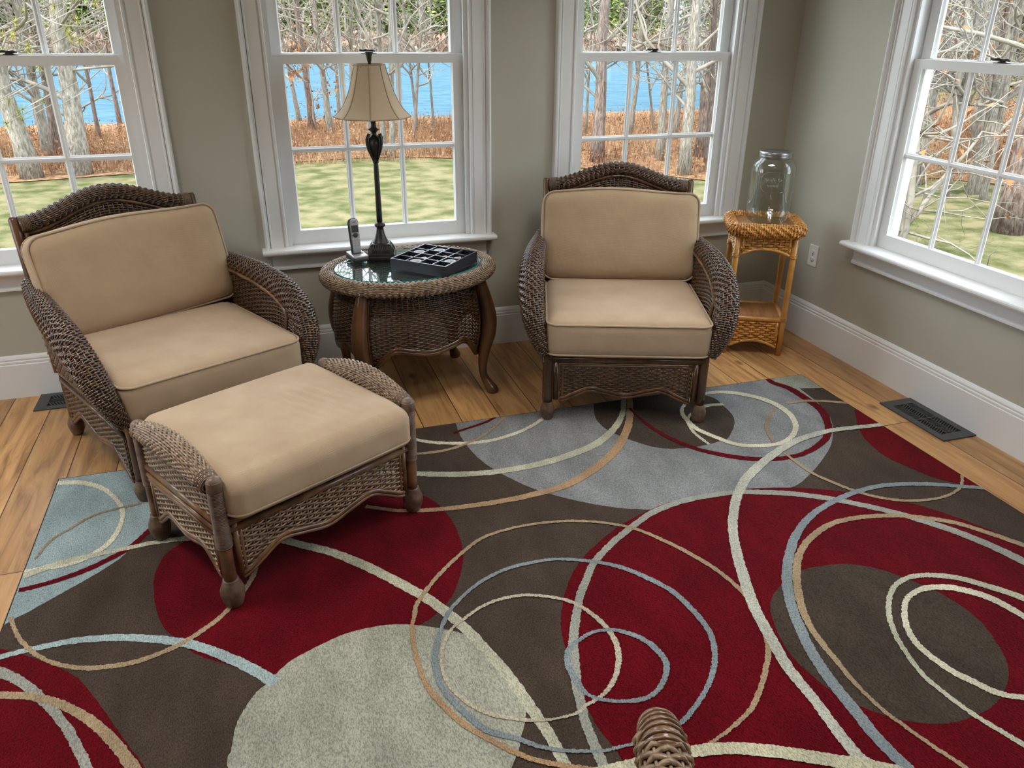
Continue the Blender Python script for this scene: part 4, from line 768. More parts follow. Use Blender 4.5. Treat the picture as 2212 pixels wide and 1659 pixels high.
def side_table():
    t = thing('oval_side_table', 'oval wicker side table with glass top under the lamp, between the armchairs', 'side table', (-2.234, -.405, 0), .134)
    a_, b_ = .372, .290; W_, P_ = M['wick'], M['pole']
    # woven rim
    def Srim(u, v):
        th = 2*PI*np.asarray(v); ph = 2*PI*np.asarray(u); cx, cy = a_*np.cos(th), b_*np.sin(th)
        nx, ny = np.cos(th)/a_, np.sin(th)/b_; l = np.hypot(nx, ny); nx, ny = nx/l, ny/l; r = .033
        return np.stack([cx+nx*r*np.cos(ph), cy+ny*r*np.cos(ph), .578+.030*np.sin(ph)], -1)
    g = G(); weave(g, lambda u, v: Srim(v, np.asarray(u) % 1.0), 26, 92, .0034, .0030, .0034, 0, 4, 1, closed=True, stk_r=.003)
    th = np.arange(64)*2*PI/64; g.tube(np.stack([a_*np.cos(th), b_*np.sin(th), np.full(64, .578)], 1), .0285, 12, closed=True, mi=1)
    link('woven_rim', g, [M['wickl'], M['wick_in']], t, fix=False)
    # top weave and panel below the glass
    mk = lambda u, v: ((2*u-1)*a_/.350)**2+((2*v-1)*b_/.268)**2 < 1
    g = G(); weave(g, lambda u, v: np.stack([(2*u-1)*a_, (2*v-1)*b_, np.full_like(u, .588)], -1), 58, 44, .0046, .0022, .002, .25, 4, 2, mask=mk, stk_r=.002)
    th = np.arange(48)*2*PI/48
    g.add([(.352*math.cos(q), .270*math.sin(q), .582) for q in th], [tuple(range(48))], mi=1)
    link('top_weave', g, [W_, M['wick_in']], t, fix=False)
    # glass
    g = G(); n = 96
    for z in (.600, .607): g.add([(.338*math.cos(2*PI*k/n), .255*math.sin(2*PI*k/n), z) for k in range(n)], [tuple(range(n))])
    gl = link('glass_top', g, M['tabglass'], t, smooth=False, fix=False)
    g = G(); P = [[(.338*math.cos(2*PI*k/n), .255*math.sin(2*PI*k/n), z) for k in range(n)] for z in (.600, .607)]; g.grid(P, closed_v=True)
    link('glass_edge', g, M['glassedge'], gl)
    # cabriole legs
    LT = [(.272, .178, .55), (.292, .192, .47), (.308, .205, .38), (.306, .207, .30), (.290, .199, .22), (.278, .198, .14), (.280, .205, .08), (.298, .228, .035), (.310, .242, .012), (.312, .244, 0)]
    LR = [.026, .031, .035, .034, .029, .022, .019, .025, .028, .021]
    an = []
    for sx, sy in ((1, -1), (1, 1), (-1, 1), (-1, -1)):
        A = crom([(sx*x, sy*y, z, r) for (x, y, z), r in zip(LT, LR)], 5)
        link('leg', G().tube(A[:, :3], A[:, 3], 12), P_, t); an.append((sx, sy))
    # bombe skirt panels
    bul = lambda z: np.interp(z, [.15, .22, .30, .38, .46, .55], [.0, .004, .020, .022, .010, -.012])
    def panel(nm, t0, t1, zb, rows, st):
        def pos(u, z):
            th = t0+(t1-t0)*u; e = bul(z)
            return np.stack([(.338+e)*np.cos(th), (.262+e)*np.sin(th), z], -1)
        zlo, ztop = float(min(zb(np.linspace(-1, 1, 41)))), .548
        g = G(); weave(g, lambda u, v: pos(np.asarray(u, float), zlo+(ztop-zlo)*np.asarray(v, float)), rows, st, .0034, .0028, .0042, .5, 4, 2, mask=lambda u, v: (zlo+(ztop-zlo)*v) > zb(2*u-1))
        o = link(nm, g, W_, t, fix=False)
        s = np.linspace(0, 1, 31); P = pos(s, zb(2*s-1)); g = G().tube(P, .009, 8); g.tube(P-np.array([0, 0, .014]), .009, 8)
        for e in (.02, .98): zz = np.linspace(float(zb(np.array([-1.]))[0]), ztop, 10); g.tube(pos(np.full(10, e), zz), .008, 8)
        link('skirt_cane', g, P_, o)
    c0 = math.atan2(.192/.262, .292/.338)
    zf = zb_curve(.20, .305, .278)
    panel('front_skirt', -PI+c0, -c0, zf, 39, 24); panel('rear_skirt', c0, PI-c0, zf, 39, 24)
    panel('side_skirt', -c0, c0, zf, 41, 16); panel('side_skirt', PI-c0, PI+c0, zf, 41, 16)
side_table()

def plant_stand():
    t = thing('rattan_stand', 'honey rattan stand with lower shelf in the corner, holding the glass jar', 'stand', (-.372, -.432, 0), math.radians(-26))
    W_, P_ = M['honey'], M['honeyp']; X, Y = .142, .130
    for sx in (-1, 1):
        for sy in (-1, 1): 
            o = link('leg', G().tube([(sx*X, sy*Y, z) for z in (0, .2, .45, .66)], .0155, 12), P_, t)
            for z0 in (.195, .535):
                g = G()
                for k in range(4): g.tube([(sx*X+.017*math.cos(a), sy*Y+.017*math.sin(a), z0+k*.005) for a in np.linspace(0, 2*PI, 13)[:-1]], .003, 5, closed=True)
                link('binding', g, W_, o, fix=False)
    # bulging woven rim
    Q = rrect(.335, .305, .05, .672, 6); Q = Q[:, :]; m = len(Q)
    Pn = np.vstack([Q, Q[:1]]); d = np.r_[0, np.cumsum(np.linalg.norm(np.diff(Pn, axis=0), axis=1))]; d /= d[-1]
    def S(u, v):
        v = np.asarray(v) % 1.0; p = np.stack([np.interp(v, d, Pn[:, i]) for i in range(3)], -1); e = 1e-3
        q = np.stack([np.interp((v+e) % 1, d, Pn[:, i])-np.interp((v-e) % 1, d, Pn[:, i]) for i in range(3)], -1)
        q /= np.linalg.norm(q, axis=-1, keepdims=True)+1e-9; nn = np.stack([q[..., 1], -q[..., 0], np.zeros_like(v)], -1); ph = 2*PI*np.asarray(u)
        return p+nn*(.024*np.cos(ph))[..., None]+np.stack([0*v, 0*v, .030*np.sin(ph)], -1)
    g = G(); weave(g, S, 100, 12, .0056, .0038, .0046, .25, 4, 2, closed=True, stk_r=.003)
    g.tube(Q, .0225, 10, closed=True, mi=1)
    link('woven_rim', g, [W_, M['honeyr']], t, fix=False)
    g = G()
    for k in range(60): x = -.145+.290*k/59; g.tube([(x, -.13, .683), (x, .13, .683)], .0027, 5)
    g.box((-.15, -.135, .668), (.15, .135, .682)); link('top_panel', g, M['honeyr'], t)
    def arch(s): return .545+.030*(1-s*s)
    for (A, B, nm) in (((-X+.02, -Y-.006), (X-.02, -Y-.006), 'front_apron'), ((-X+.02, Y+.006), (X-.02, Y+.006), 'rear_apron'), ((-X-.006, -Y+.02), (-X-.006, Y-.02), 'side_apron'), ((X+.006, -Y+.02), (X+.006, Y-.02), 'side_apron')):
        for (zt_, zb, n2) in ((.655, arch, nm), (.185, lambda s: .045+.035*(1-s*s), 'lower_apron')):
            A_, B_ = np.array(A), np.array(B); zlo = float(min(zb(np.linspace(-1, 1, 21))))
            f = lambda u, v: np.stack([A_[0]+(B_[0]-A_[0])*u, A_[1]+(B_[1]-A_[1])*u, zlo+(zt_-zlo)*v], -1)
            g = G(); weave(g, f, int((zt_-zlo)/.0125), 9, .0058, .0034, .0058, .5, 4, 2, mask=lambda u, v: zlo+(zt_-zlo)*v > zb(2*u-1), stk_r=.004)
            o = link(n2, g, W_, t, fix=False)
            s = np.linspace(0, 1, 21); P = np.stack([A_[0]+(B_[0]-A_[0])*s, A_[1]+(B_[1]-A_[1])*s, zb(2*s-1)], 1)
            g = G().tube(P, .008, 8)
            for e in (0.03, .97): p = A_+(B_-A_)*e; g.tube([(p[0], p[1], float(zb(np.array([-1.]))[0])), (p[0], p[1], zt_)], .006, 8)
            link('apron_cane', g, P_, o)
    g = G()
    for k in range(56): x = -.132+.264*k/55; g.tube([(x, -.128, .203), (x, .128, .203)], .0027, 5)
    g.box((-.135, -.128, .190), (.135, .128, .202)); o = link('shelf', g, M['honeyr'], t)
    g = G()
    for s in (-1, 1): g.tube([(-X, s*Y, .198), (X, s*Y, .198)], .0135, 10); g.tube([(s*X, -Y, .1985), (s*X, Y, .1985)], .013, 10)
    link('shelf_rail', g, P_, o)
plant_stand()

def jar():
    t = thing('glass_drink_dispenser', 'empty clear glass drink dispenser jar with zinc lid on the rattan stand', 'jar', (-.345, -.405, .6865), math.radians(-30))
    def sq(a, z):   # rounded-square body
        c, s = abs(math.cos(a)), abs(math.sin(a)); k = .36 if z < .265 else max(0, .36*(1-(z-.265)/.02))
        return 1+k*(1/((c**5+s**5)**(1/5))-1)-.02*k
    pr = [(0, .006), (.060, .004), (.085, .0), (.094, .006), (.100, .020), (.102, .040), (.102, .220), (.100, .240), (.094, .256), (.082, .270), (.072, .278), (.069, .284), (.069, .300)]
    link('glass_body', G().lathe(pr, n=48, fn=sq), M['jar'], t)
    g = G()   # embossed panel outline and script-like relief on the front
    yf = -.1035; cl = [(x*1.0, yf, z) for x, z, _ in [tuple(q) for q in rrect(.118, .085, .03, 0)]]
    g.tube([(x, yf, z+.185) for x, _, z in cl], .0016, 6, closed=True)
    for z0, am, wd in ((.195, .010, .085), (.170, .006, .060)):
        g.tube([(-wd/2+wd*k/60, yf-.0005, z0+am*math.sin(k*.75)*(.6+.4*math.sin(k*.31))) for k in range(61)], .0013, 5)
    link('embossing', g, M['jar'], t)
    l = link('lid', G().lathe([(.0705, .276), (.0735, .277), (.0735, .283), (.0745, .285), (.0745, .289), (.0735, .291), (.0745, .293), (.0745, .303), (.071, .3065), (.060, .3065), (.058, .305), (0, .305)], n=40), M['lid'], t)
    g = G().lathe([(0, 0), (.013, 0), (.014, .004), (.010, .008), (.008, .018), (0, .018)], (0, -.101, .048), 16, axis=Matrix.Rotation(PI/2, 3, 'X'))
    g.tube([(0, -.112, .052), (0, -.124, .046), (0, -.127, .030), (0, -.127, .016)], [.008, .009, .0085, .0065], 12)
    g.tube([(0, -.124, .048), (0, -.124, .066)], [.005, .0045], 10); g.box((-.011, -.127, .064), (.011, -.121, .074))
    link('spigot', g, M['chrome'], t)
    t.scale = (1.06, 1.06, 1.14)
jar()
# ------------------------------------------------------------------ things on the table
GT = .607
def lamp():
    t = thing('buffet_lamp', 'slim dark buffet lamp with beige bell shade on the side table', 'lamp', (-2.332, -.245, GT), math.radians(-12))
    g = G(); N4 = 4
    def sqr(h, z): return [(h, -h, z), (h, h, z), (-h, h, z), (-h, -h, z)]
    lv = [(.067, 0), (.067, .010), (.065, .014), (.064, .022), (.060, .026), (.055, .038), (.048, .052), (.042, .060), (.043, .064), (.040, .068)]
    V = [sqr(h, z) for h, z in lv]; g.grid(V, closed_v=True); g.add(sqr(.04, .068), [(0, 1, 2, 3)])
    b = link('base', g, M['black'], t, smooth=False)
    g = G()
    for s in range(4):
        T = Matrix.Rotation(s*PI/2, 4, 'Z')
        for k in range(9): x = -.032+.008*k; g.tube([tuple(T @ Vector(q)) for q in ((x*.95, -.0435, .063), (x*1.1, -.052, .047), (x*1.25, -.060, .030))], [.0018, .003, .0026], 6)
    link('fluting', g, M['black'], b)
    g = G().lathe([(.040, .066), (.036, .072), (.027, .090), (.020, .110), (.0165, .130), (.016, .138), (.0235, .144), (.0255, .150), (.0225, .157), (.0145, .160), (.0125, .166)], n=24)
    link('neck', g, M['black'], t)
    fl = lambda a, z: 1+.05*math.cos(a*10)
    g = G().lathe([(.0130, .160), (.0125, .22), (.0105, .42), (.0100, .432)], n=40, fn=fl); link('pole', g, M['black'], t)
    g = G().lathe([(.0115, .428), (.0145, .434), (.0115, .440), (.010, .448), (.016, .458), (.0255, .480), (.0335, .505), (.036, .522), (.030, .536), (.017, .545), (.011, .552), (.012, .562), (.016, .568), (.0245, .572), (.0255, .577), (.0145, .580), (.0115, .586), (.0115, .63), (.006, .632)], n=32, fn=lambda a, z: 1+.06*math.cos(a*8)*(1 if .46 < z < .54 else 0))
    u = link('urn', g, M['black'], t)
    g = G()
    for k in range(4):
        T = Matrix.Rotation(k*PI/2+PI/4, 4, 'Z')
        g.tube([tuple(T @ Vector(q)) for q in ((.014, 0, .440), (.024, 0, .466), (.034, 0, .490), (.040, 0, .515), (.041, 0, .535), (.035, 0, .549), (.026, 0, .547))], [.003, .006, .008, .009, .0095, .008, .004], 8)
    link('acanthus_leaf', g, M['black'], u)
    # bell shade of eight gores
    prof = [(.166, .628), (.160, .633), (.144, .648), (.127, .668), (.113, .692), (.100, .720), (.090, .748), (.081, .776), (.073, .804), (.0665, .828), (.0645, .840)]
    ns = 8; sc = lambda a, z: 1-.035*(.5-.5*math.cos(ns*a))
    g = G(); n = 64
    for k_, (dr) in enumerate((0, -.002)):
        g.grid([[((r+dr)*sc(2*PI*k/n, z)*math.cos(2*PI*k/n), (r+dr)*sc(2*PI*k/n, z)*math.sin(2*PI*k/n), z) for k in range(n)] for r, z in prof], closed_v=True, flip=bool(k_))
    s = link('lamp_shade', g, M['shade'], t, fix=False)
    g = G()
    for k in range(ns):
        a = 2*PI*k/ns; g.tube([((r+.0005)*math.cos(a), (r+.0005)*math.sin(a), z) for r, z in prof], .0024, 6)
    for r, z in (prof[0], prof[-1]): g.tube([(r*sc(2*PI*k/n, z)*math.cos(2*PI*k/n), r*sc(2*PI*k/n, z)*math.sin(2*PI*k/n), z) for k in range(n)], .0028, 6, closed=True)
    link('trim_binding', g, M['pipe'], s)
    g = G()
    for k in range(3): a = k*2*PI/3; g.tube([(0, 0, .834), (.066*math.cos(a), .066*math.sin(a), .832)], .0016, 6)
    for q in (-1, 1): g.tube([(q*.008, 0, .66), (q*.038, 0, .70), (q*.040, 0, .76), (q*.015, 0, .82), (0, 0, .834)], .0017, 6)
    g.lathe([(.010, .63), (.016, .64), (.016, .68), (.006, .685)], n=16)
    link('harp', g, M['black'], t)
    g = G().lathe([(.004, .832), (.0075, .838), (.006, .846), (.0085, .852), (.011, .870), (.0165, .888), (.0155, .891), (0, .890)], n=24, fn=lambda a, z: 1+.05*math.cos(a*8)); link('finial', g, M['black'], t)
lamp()

def phone():
    rz = math.radians(14)
    t = thing('phone_cradle', 'silver and black charging cradle under the cordless phone', 'phone cradle', (-2.450, -.280, GT), rz)
    bm = cushion(.078, .105, .024, .011, n=10)
    for v in bm.verts: v.co.z += .012+(v.co.y+.05)*.06
    link('cradle_body', bm, M['darkpl'], t)
    bm = cushion(.074, .100, .010, .0048, n=10)
    for v in bm.verts: v.co.z += .0255+(v.co.y+.05)*.06
    c = link('cradle_top', bm, M['silver'], t)
    bm = cushion(.054, .036, .004, .0018, n=6)
    for v in bm.verts: v.co += Vector((0, .006, .0335))
    link('charging_well', bm, M['darkpl'], t)
    # handset, standing in the well and leaning back
    h = thing('cordless_phone', 'silver and black cordless phone handset standing in its cradle', 'phone', (-2.450, -.280, GT+.024), rz)
    T = Matrix.Translation((0, .006, 0)) @ Matrix.Rotation(math.radians(-7), 4, 'X')
    def slab(w, z0, z1, y0, y1, r, taper=0):
        bm = cushion(w, z1-z0, y1-y0, min(r, (y1-y0)/2-.0005), n=12)
        for v in bm.verts:
            k = (v.co.y/(z1-z0))+.5; sc = 1-taper*(1-k); 
            if k > .85: sc *= math.sqrt(max(0, 1-((k-.85)/.155)**2*.75))
            v.co = T @ Vector((v.co.x*sc, (y0+y1)/2-v.co.z, (z0+z1)/2+v.co.y))
        return bm
    link('handset_shell', slab(.052, .006, .168, -.010, .014, .011, .12), M['darkpl'], h)
    f = link('face_plate', slab(.043, .010, .163, -.014, -.007, .003, .12), M['silver'], h)
    g = G().box((-.0155, -.0150, .105), (.0155, -.0140, .136), T); link('screen', g, M['lcd'], h, smooth=False)
    g = G(); ax = (T.to_3x3() @ Matrix.Rotation(PI/2, 3, 'X'))
    g.lathe([(0, .002), (.008, .0025), (.0115, .001), (.0115, -.001)], tuple(T @ Vector((0, -.0145, .092))), 20, axis=ax); g.box((-.020, -.0148, .0905), (.020, -.0140, .0925), T)
    link('navigation_button', g, M['darkpl'], h)
    for r in range(4):
        for c_ in range(3):
            z = .074-r*.0125; x = -.0125+c_*.0125
            link('key', G().box((x-.0048, -.0154, z-.0042), (x+.0048, -.0140, z+.0042), T), M['key'], h, smooth=False)
    g = G()
    for q in (-.004, .0, .004): g.box((q-.0012, -.0147, .150), (q+.0012, -.0140, .1525), T)
    link('earpiece', g, M['darkpl'], h, smooth=False)
phone()

def mineral_tray():
    C0 = Vector((-2.126, -.462, GT)); rz = math.radians(-44.2); S_ = .285; H = .048
    t = thing('specimen_tray', 'square black divided tray of stones on the glass table top', 'tray', C0, rz)
    g = G(); h = S_/2
    g.box((-h, -h, 0), (h, h, .012))
    for s in (-1, 1):
        a, b = sorted((s*h, s*(h-.006))); g.box((a, -h, .0121), (b, h, H)); g.box((-h+.006, a, .0121), (h-.006, b, H))
    link('tray_body', g, M['tray'], t, smooth=False)
    c = (2*h-.012)/4; g = G()
    for k in (1, 2, 3):
        q = -h+.006+c*k; g.box((q-.0025, -h+.006, .0121), (q+.0025, h-.006, H-.003)); g.box((-h+.006, q-.0025, .0121), (h-.006, q+.0025, H-.0032))
    link('dividers', g, M['tray'], t, smooth=False)
    g = G(); z0, z1 = H, H+.0012
    for s in (-1, 1):
        a, b = sorted((s*h, s*(h-.006))); g.box((a, -h, z0), (b, h, z1)); g.box((-h+.006, a, z0), (h-.006, b, z1))
    for k in (1, 2, 3):
        q = -h+.006+c*k; g.box((q-.0025, -h+.006, z0-.003), (q+.0025, h-.006, z1-.002)); g.box((-h+.006, q-.0025, z0-.003), (h-.006, q+.0025, z1-.0022))
    link('rim_edge', g, M['traye'], t, smooth=False)
    # cells: i from the left corner towards the near corner (0..3), j towards the far side (0..3)
    def at(i, j, dx=0, dy=0):
        p = Vector((-h+.006+c*(i+.5)+dx, -h+.006+c*(j+.5)+dy, .0122)); p.rotate(Matrix.Rotation(rz, 3, 'Z')); return C0+p
    rs = random.Random(5)
    row = ['nearest', 'second', 'third', 'farthest']; colm = ['left-hand', 'second', 'third', 'right-hand']
    def dish(i, j, lab):
        o = link('gem_dish', G().lathe([(0, .004), (.021, .004), (.0255, .008), (.0275, .018), (.0275, .026), (.0255, .030), (.0225, .030), (.0195, .026), (.019, .020), (0, .019)], n=28), M['stonew'])
        o.location = at(i, j); tag(o, lab, 'stone', 'round pale specimens in the tray')
        g = G().lathe([(0, .0185), (.0115, .0195), (.0125, .023), (.010, .0265), (0, .028)], n=20); link('centre_stone', g, M['stoneg'], o)
    def rock(i, j, m, s, lab, dx=0, dy=0, fl=.7):
        bm = bmesh.new(); bmesh.ops.create_icosphere(bm, subdivisions=3, radius=1); ph = rs.random()*9
        for v in bm.verts:
            n_ = v.co.copy(); k = 1+.16*math.sin(n_.x*4+ph)*math.cos(n_.y*5+ph)+.10*math.sin(n_.z*7+ph*2)+rs.uniform(-.02, .02)
            v.co = Vector((n_.x*s*k*1.2, n_.y*s*k*.9, n_.z*s*fl*k+s*fl*.97))
        zmin = min(v.co.z for v in bm.verts)
        for v in bm.verts: v.co.z -= zmin
        o = link('stone', bm, M[m]); o.location = at(i, j, dx, dy); o.rotation_euler = (0, 0, rs.random()*3); tag(o, lab, 'stone', 'loose stones in the tray')
    # grid as seen: front row (along the near-left side) j=0
    dish(1, 0, 'round pale stone dish in the row of the tray nearest the glass edge, left part')
    dish(3, 1, 'round pale stone dish near the front corner of the tray')
    dish(0, 3, 'round pale stone dish at the back left of the tray, nearest the lamp') if False else dish(0, 2, 'round pale stone dish on the lamp side of the tray')
    dish(1, 3, 'round pale stone dish at the far back corner of the tray')
    cells = [((0, 0), 'stoneb', .010, 'small brown stone in the tray cell at its left corner'), ((0, 1), 'stonep', .014, 'pale brown flat stone in the second tray cell from the left corner'),
             ((1, 1), 'stonep', .019, 'large pink and white stone near the middle left of the tray'), ((2, 0), 'stoneg', .013, 'grey speckled stone in the front row of the tray'),
             ((3, 0), 'stoneb', .014, 'brown stone in the tray cell at its front corner'), ((2, 1), 'stonep', .014, 'orange pink stone in the centre of the tray'),
             ((1, 2), 'stonew', .013, 'white and blue pebble in the centre back of the tray'), ((2, 2), 'stonep', .016, 'cream and brown stone in the centre right of the tray'),
             ((3, 2), 'stonep', .019, 'rounded pink stone on the right side of the tray'), ((2, 3), 'stoneb', .012, 'flat brown stone at the back of the tray'),
             ((3, 3), 'stoneg', .015, 'dark grey stone in the right-hand corner of the tray'), ((0, 3), 'stonep', .012, 'reddish pebble in the back left cell of the tray')]
    for (i, j), m, s, lab in cells: rock(i, j, m, s, lab, fl=.75)
    rock(1, 2, 'stoneg', .008, 'tiny grey pebble beside the white one in the centre back of the tray', .016, -.014)
    rock(2, 0, 'stonew', .009, 'small white pebble beside the speckled stone in the tray front row', .017, .010)
    rock(3, 3, 'stonew', .009, 'small white pebble beside the dark stone in the right-hand tray corner', -.016, -.014)
    rock(2, 2, 'stonew', .009, 'small white pebble beside the cream stone in the centre right of the tray', -.018, .012)
    rock(0, 3, 'stonew', .010, 'small white pebble beside the reddish one at the back left of the tray', .016, -.012)
mineral_tray()

# ------------------------------------------------------------------ chair whose arm tip enters the picture at the bottom
def near_chair():
    t = thing('wicker_chair', 'wicker chair nearest the viewer, only its wrapped arm tip in view', 'chair', (-2.366, -3.092, .0065), math.radians(-20))
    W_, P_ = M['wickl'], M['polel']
    D = .62; WID = .66
    for sx in (0, 1):
        x = sx*WID
        P = [(x, -.012, .600), (x, -.03, .618), (x, -.10, .628), (x, -.25, .628), (x, -.42, .63), (x, -D, .65)]
        R = [.031, .035, .0375, .040, .038, .030]
        a = roll('arm', P[1:], R[1:], W_, t, pitch=.011, stakes=12, ph=.5, amp=.004, ru=.0056, rn=.004)
        S, A, Ln = spine(P, R, 80)
        pts = [(x, .0, .585), (x, -.004, .603), (x, -.018, .622), (x, -.05, .633), (x, -.078, .634)]; rr = [.018, .0265, .0305, .0335, .0345]
        q = G(); C3 = crom([p+(r,) for p, r in zip(pts, rr)], 6); q.tube(C3[:, :3], C3[:, 3], 24)
        g2 = G()
        for k in range(2, len(C3)-1, 2):
            p0, r0 = C3[k, :3], C3[k, 3]+.0012; tt = C3[k+1, :3]-C3[k-1, :3]; tt = Vector(tt).normalized(); aa = Vector((1, 0, 0)); bb = tt.cross(aa)
            q.tube([tuple(Vector(p0)+aa*r0*math.cos(z)+bb*r0*math.sin(z)) for z in np.linspace(0, 2*PI, 25)[:-1]], .0026, 6, closed=True)
        link('arm_wrap', q, M['armwrap'], a)
        bulb_leg('leg', t, x, -.02, .60, P_, r=.022); bulb_leg('leg', t, x, -D, .64, P_, r=.022)
    g = G()
    for z in (.30,):
        g.tube([(0, -.02, z), (WID, -.02, z)], .017, 10); g.tube([(0, -D, z), (WID, -D, z)], .017, 10); g.tube([(0, -.02, z), (0, -D, z)], .017, 10); g.tube([(WID, -.02, z), (WID, -D, z)], .017, 10)
    link('seat_frame', g, P_, t)
    bm = cushion(.58, .56, .12, .04, .012, n=10)
    for v in bm.verts: v.co += Vector((WID/2, -.33, .375))
    link('seat_cushion', bm, M['cush'], t)
    g = G(); weave(g, lambda u, v: np.stack([WID*u, -D-.01-.12*v, .36+.5*v], -1), 48, 26, .0046, .003, .0034, .25, 4, 2); link('backrest', g, W_, t, fix=False)
    g = G(); g.tube([(0, -D, .62), (0, -D-.13, .88), (WID/2, -D-.14, .90), (WID, -D-.13, .88), (WID, -D, .62)], .02, 10); link('back_frame', g, P_, t)
M['armwrap'] = mat('varnished_wrap', (.16, .085, .045), .2, var=(.26, .15, .09), vscale=30, coat=.9, bump=.05, bscale=60)
near_chair()
# ------------------------------------------------------------------ outdoors
GZ = -.8
g = G()
def gz(x, y):
    d = y
    if y > 19 and -60 < x < 16: return GZ-2.3*min(1, (y-19)/7)
    return GZ
# lawn / bank / far shore as one ground sheet with the lake basin let in
xs = [-70, -40, -20, -10, -3, 3, 9, 14, 18, 24, 40, 80, 140]; ys = [-30, -10, 0, 6, 10.5, 14, 19, 22, 26, 60, 95, 110, 130, 170]
def ground_z(x, y):
    lim = 9+.62*y   # the cove's right bank
    k = min(1, max(0, (y-18.5)/6))*min(1, max(0, (lim-x)/5)); far = min(1, max(0, (y-98)/16))
    return GZ-.002-2.6*k*(1-far)
X_ = np.linspace(-70, 170, 81); Y_ = np.r_[np.linspace(-30, 30, 41), np.linspace(33, 180, 50)]
me = G().grid([[(x, y, ground_z(x, y)) for x in X_] for y in Y_])
gr = link('lawn', me, M['lawn']); gr['kind'] = 'structure'
o = link('lake', G().add([(-70, 17, -3.0), (150, 17, -3.0), (150, 125, -3.0), (-70, 125, -3.0)], [(0, 1, 2, 3)]), M['water'], smooth=False)
tag(o, 'blue lake beyond the trees outside the windows', 'lake', kind='stuff')
# leaf litter under the wood, as irregular flat sheets
def sheet(name, pts, z, m, lab, cat):
    Q = crom(pts, 6, True); o = link(name, G().add([(x, y, z) for x, y in Q], [tuple(range(len(Q)))]), m, smooth=False, fix=False)
    if o.data.polygons[0].normal.z < 0: o.data.flip_normals()
    tag(o, lab, cat, kind='stuff')
sheet('leaf_litter', [(-16, 10.8), (-8, 10.6), (-4, 11.2), (0, 11.6), (3.2, 9.2), (4.6, 7.6), (6.6, 6.4), (8.2, 7.0), (10, 4.6), (13, 2), (20, -4), (40, -6), (46, 12), (24, 18), (8, 18.2), (-16, 18.2)], GZ+.012, M['litter'], 'brown fallen leaves at the edge of the lawn under the trees', 'fallen leaves')

def tufts(name, n, region, hmin, hmax, wd, m, lab, cat, seed, zoff=0, zf=None, leafy=.35):
    rs = np.random.RandomState(seed); g = G()
    for _ in range(n):
        x, y = region(rs); z = (zf(x, y) if zf else GZ)+zoff; h = rs.uniform(hmin, hmax); a = rs.uniform(0, 2*PI); l = rs.uniform(.0, .5)*h
        dx, dy = math.cos(a), math.sin(a); w_ = wd*rs.uniform(.6, 1.4); b = rs.uniform(0, 2*PI); ux, uy = math.cos(b)*w_, math.sin(b)*w_
        g.v += [(x-ux, y-uy, z-.02), (x+ux, y+uy, z-.02), (x+dx*l, y+dy*l, z+h)]; g.f.append((g.n, g.n+1, g.n+2)); g.mi.append(0); g.n += 3
        if rs.rand() < leafy:
            k = rs.uniform(.3, 1); p = np.array([x+dx*l*k, y+dy*l*k, z+h*k]); q = rs.normal(size=(3, 3))*wd*3.2
            g.v += [tuple(p+q[0]), tuple(p+q[1]), tuple(p+q[2])]; g.f.append((g.n, g.n+1, g.n+2)); g.mi.append(0); g.n += 3
    tag(link(name, g, m, smooth=False, fix=False), lab, cat, kind='stuff')
def near_brush(rs):
    while 1:
        x = rs.uniform(-15, 15); y = rs.uniform(11.2, 18.5)
        lo = 11.2 if x < 1 else 11.2-(x-1)*1.0
        y = rs.uniform(max(lo, 6.5), 17.0)
        return x, y
tufts('dry_brush', 46000, near_brush, .08, .38, .006, M['brush'], 'reddish brown dry brush between the lawn and the lake', 'bushes', 4, leafy=.6)
def right_brush(rs):
    a = rs.uniform(-.1, .95); d = rs.uniform(12, 30); return 2+d*math.cos(a*1.0), -6+d*math.sin(a)*1.2
tufts('woodland_brush', 16000, right_brush, .08, .42, .009, M['brush'], 'reddish dry brush under the wood seen through the right window', 'bushes', 5, leafy=.7)
def far_brush(rs):
    x = rs.uniform(-50, 120); return x, rs.uniform(104, 112)
tufts('far_shore_brush', 9000, far_brush, .5, 1.9, .12, M['shore'], 'pinkish brown brush along the far shore of the lake', 'bushes', 6, zf=lambda x, y: ground_z(x, y), leafy=.7)

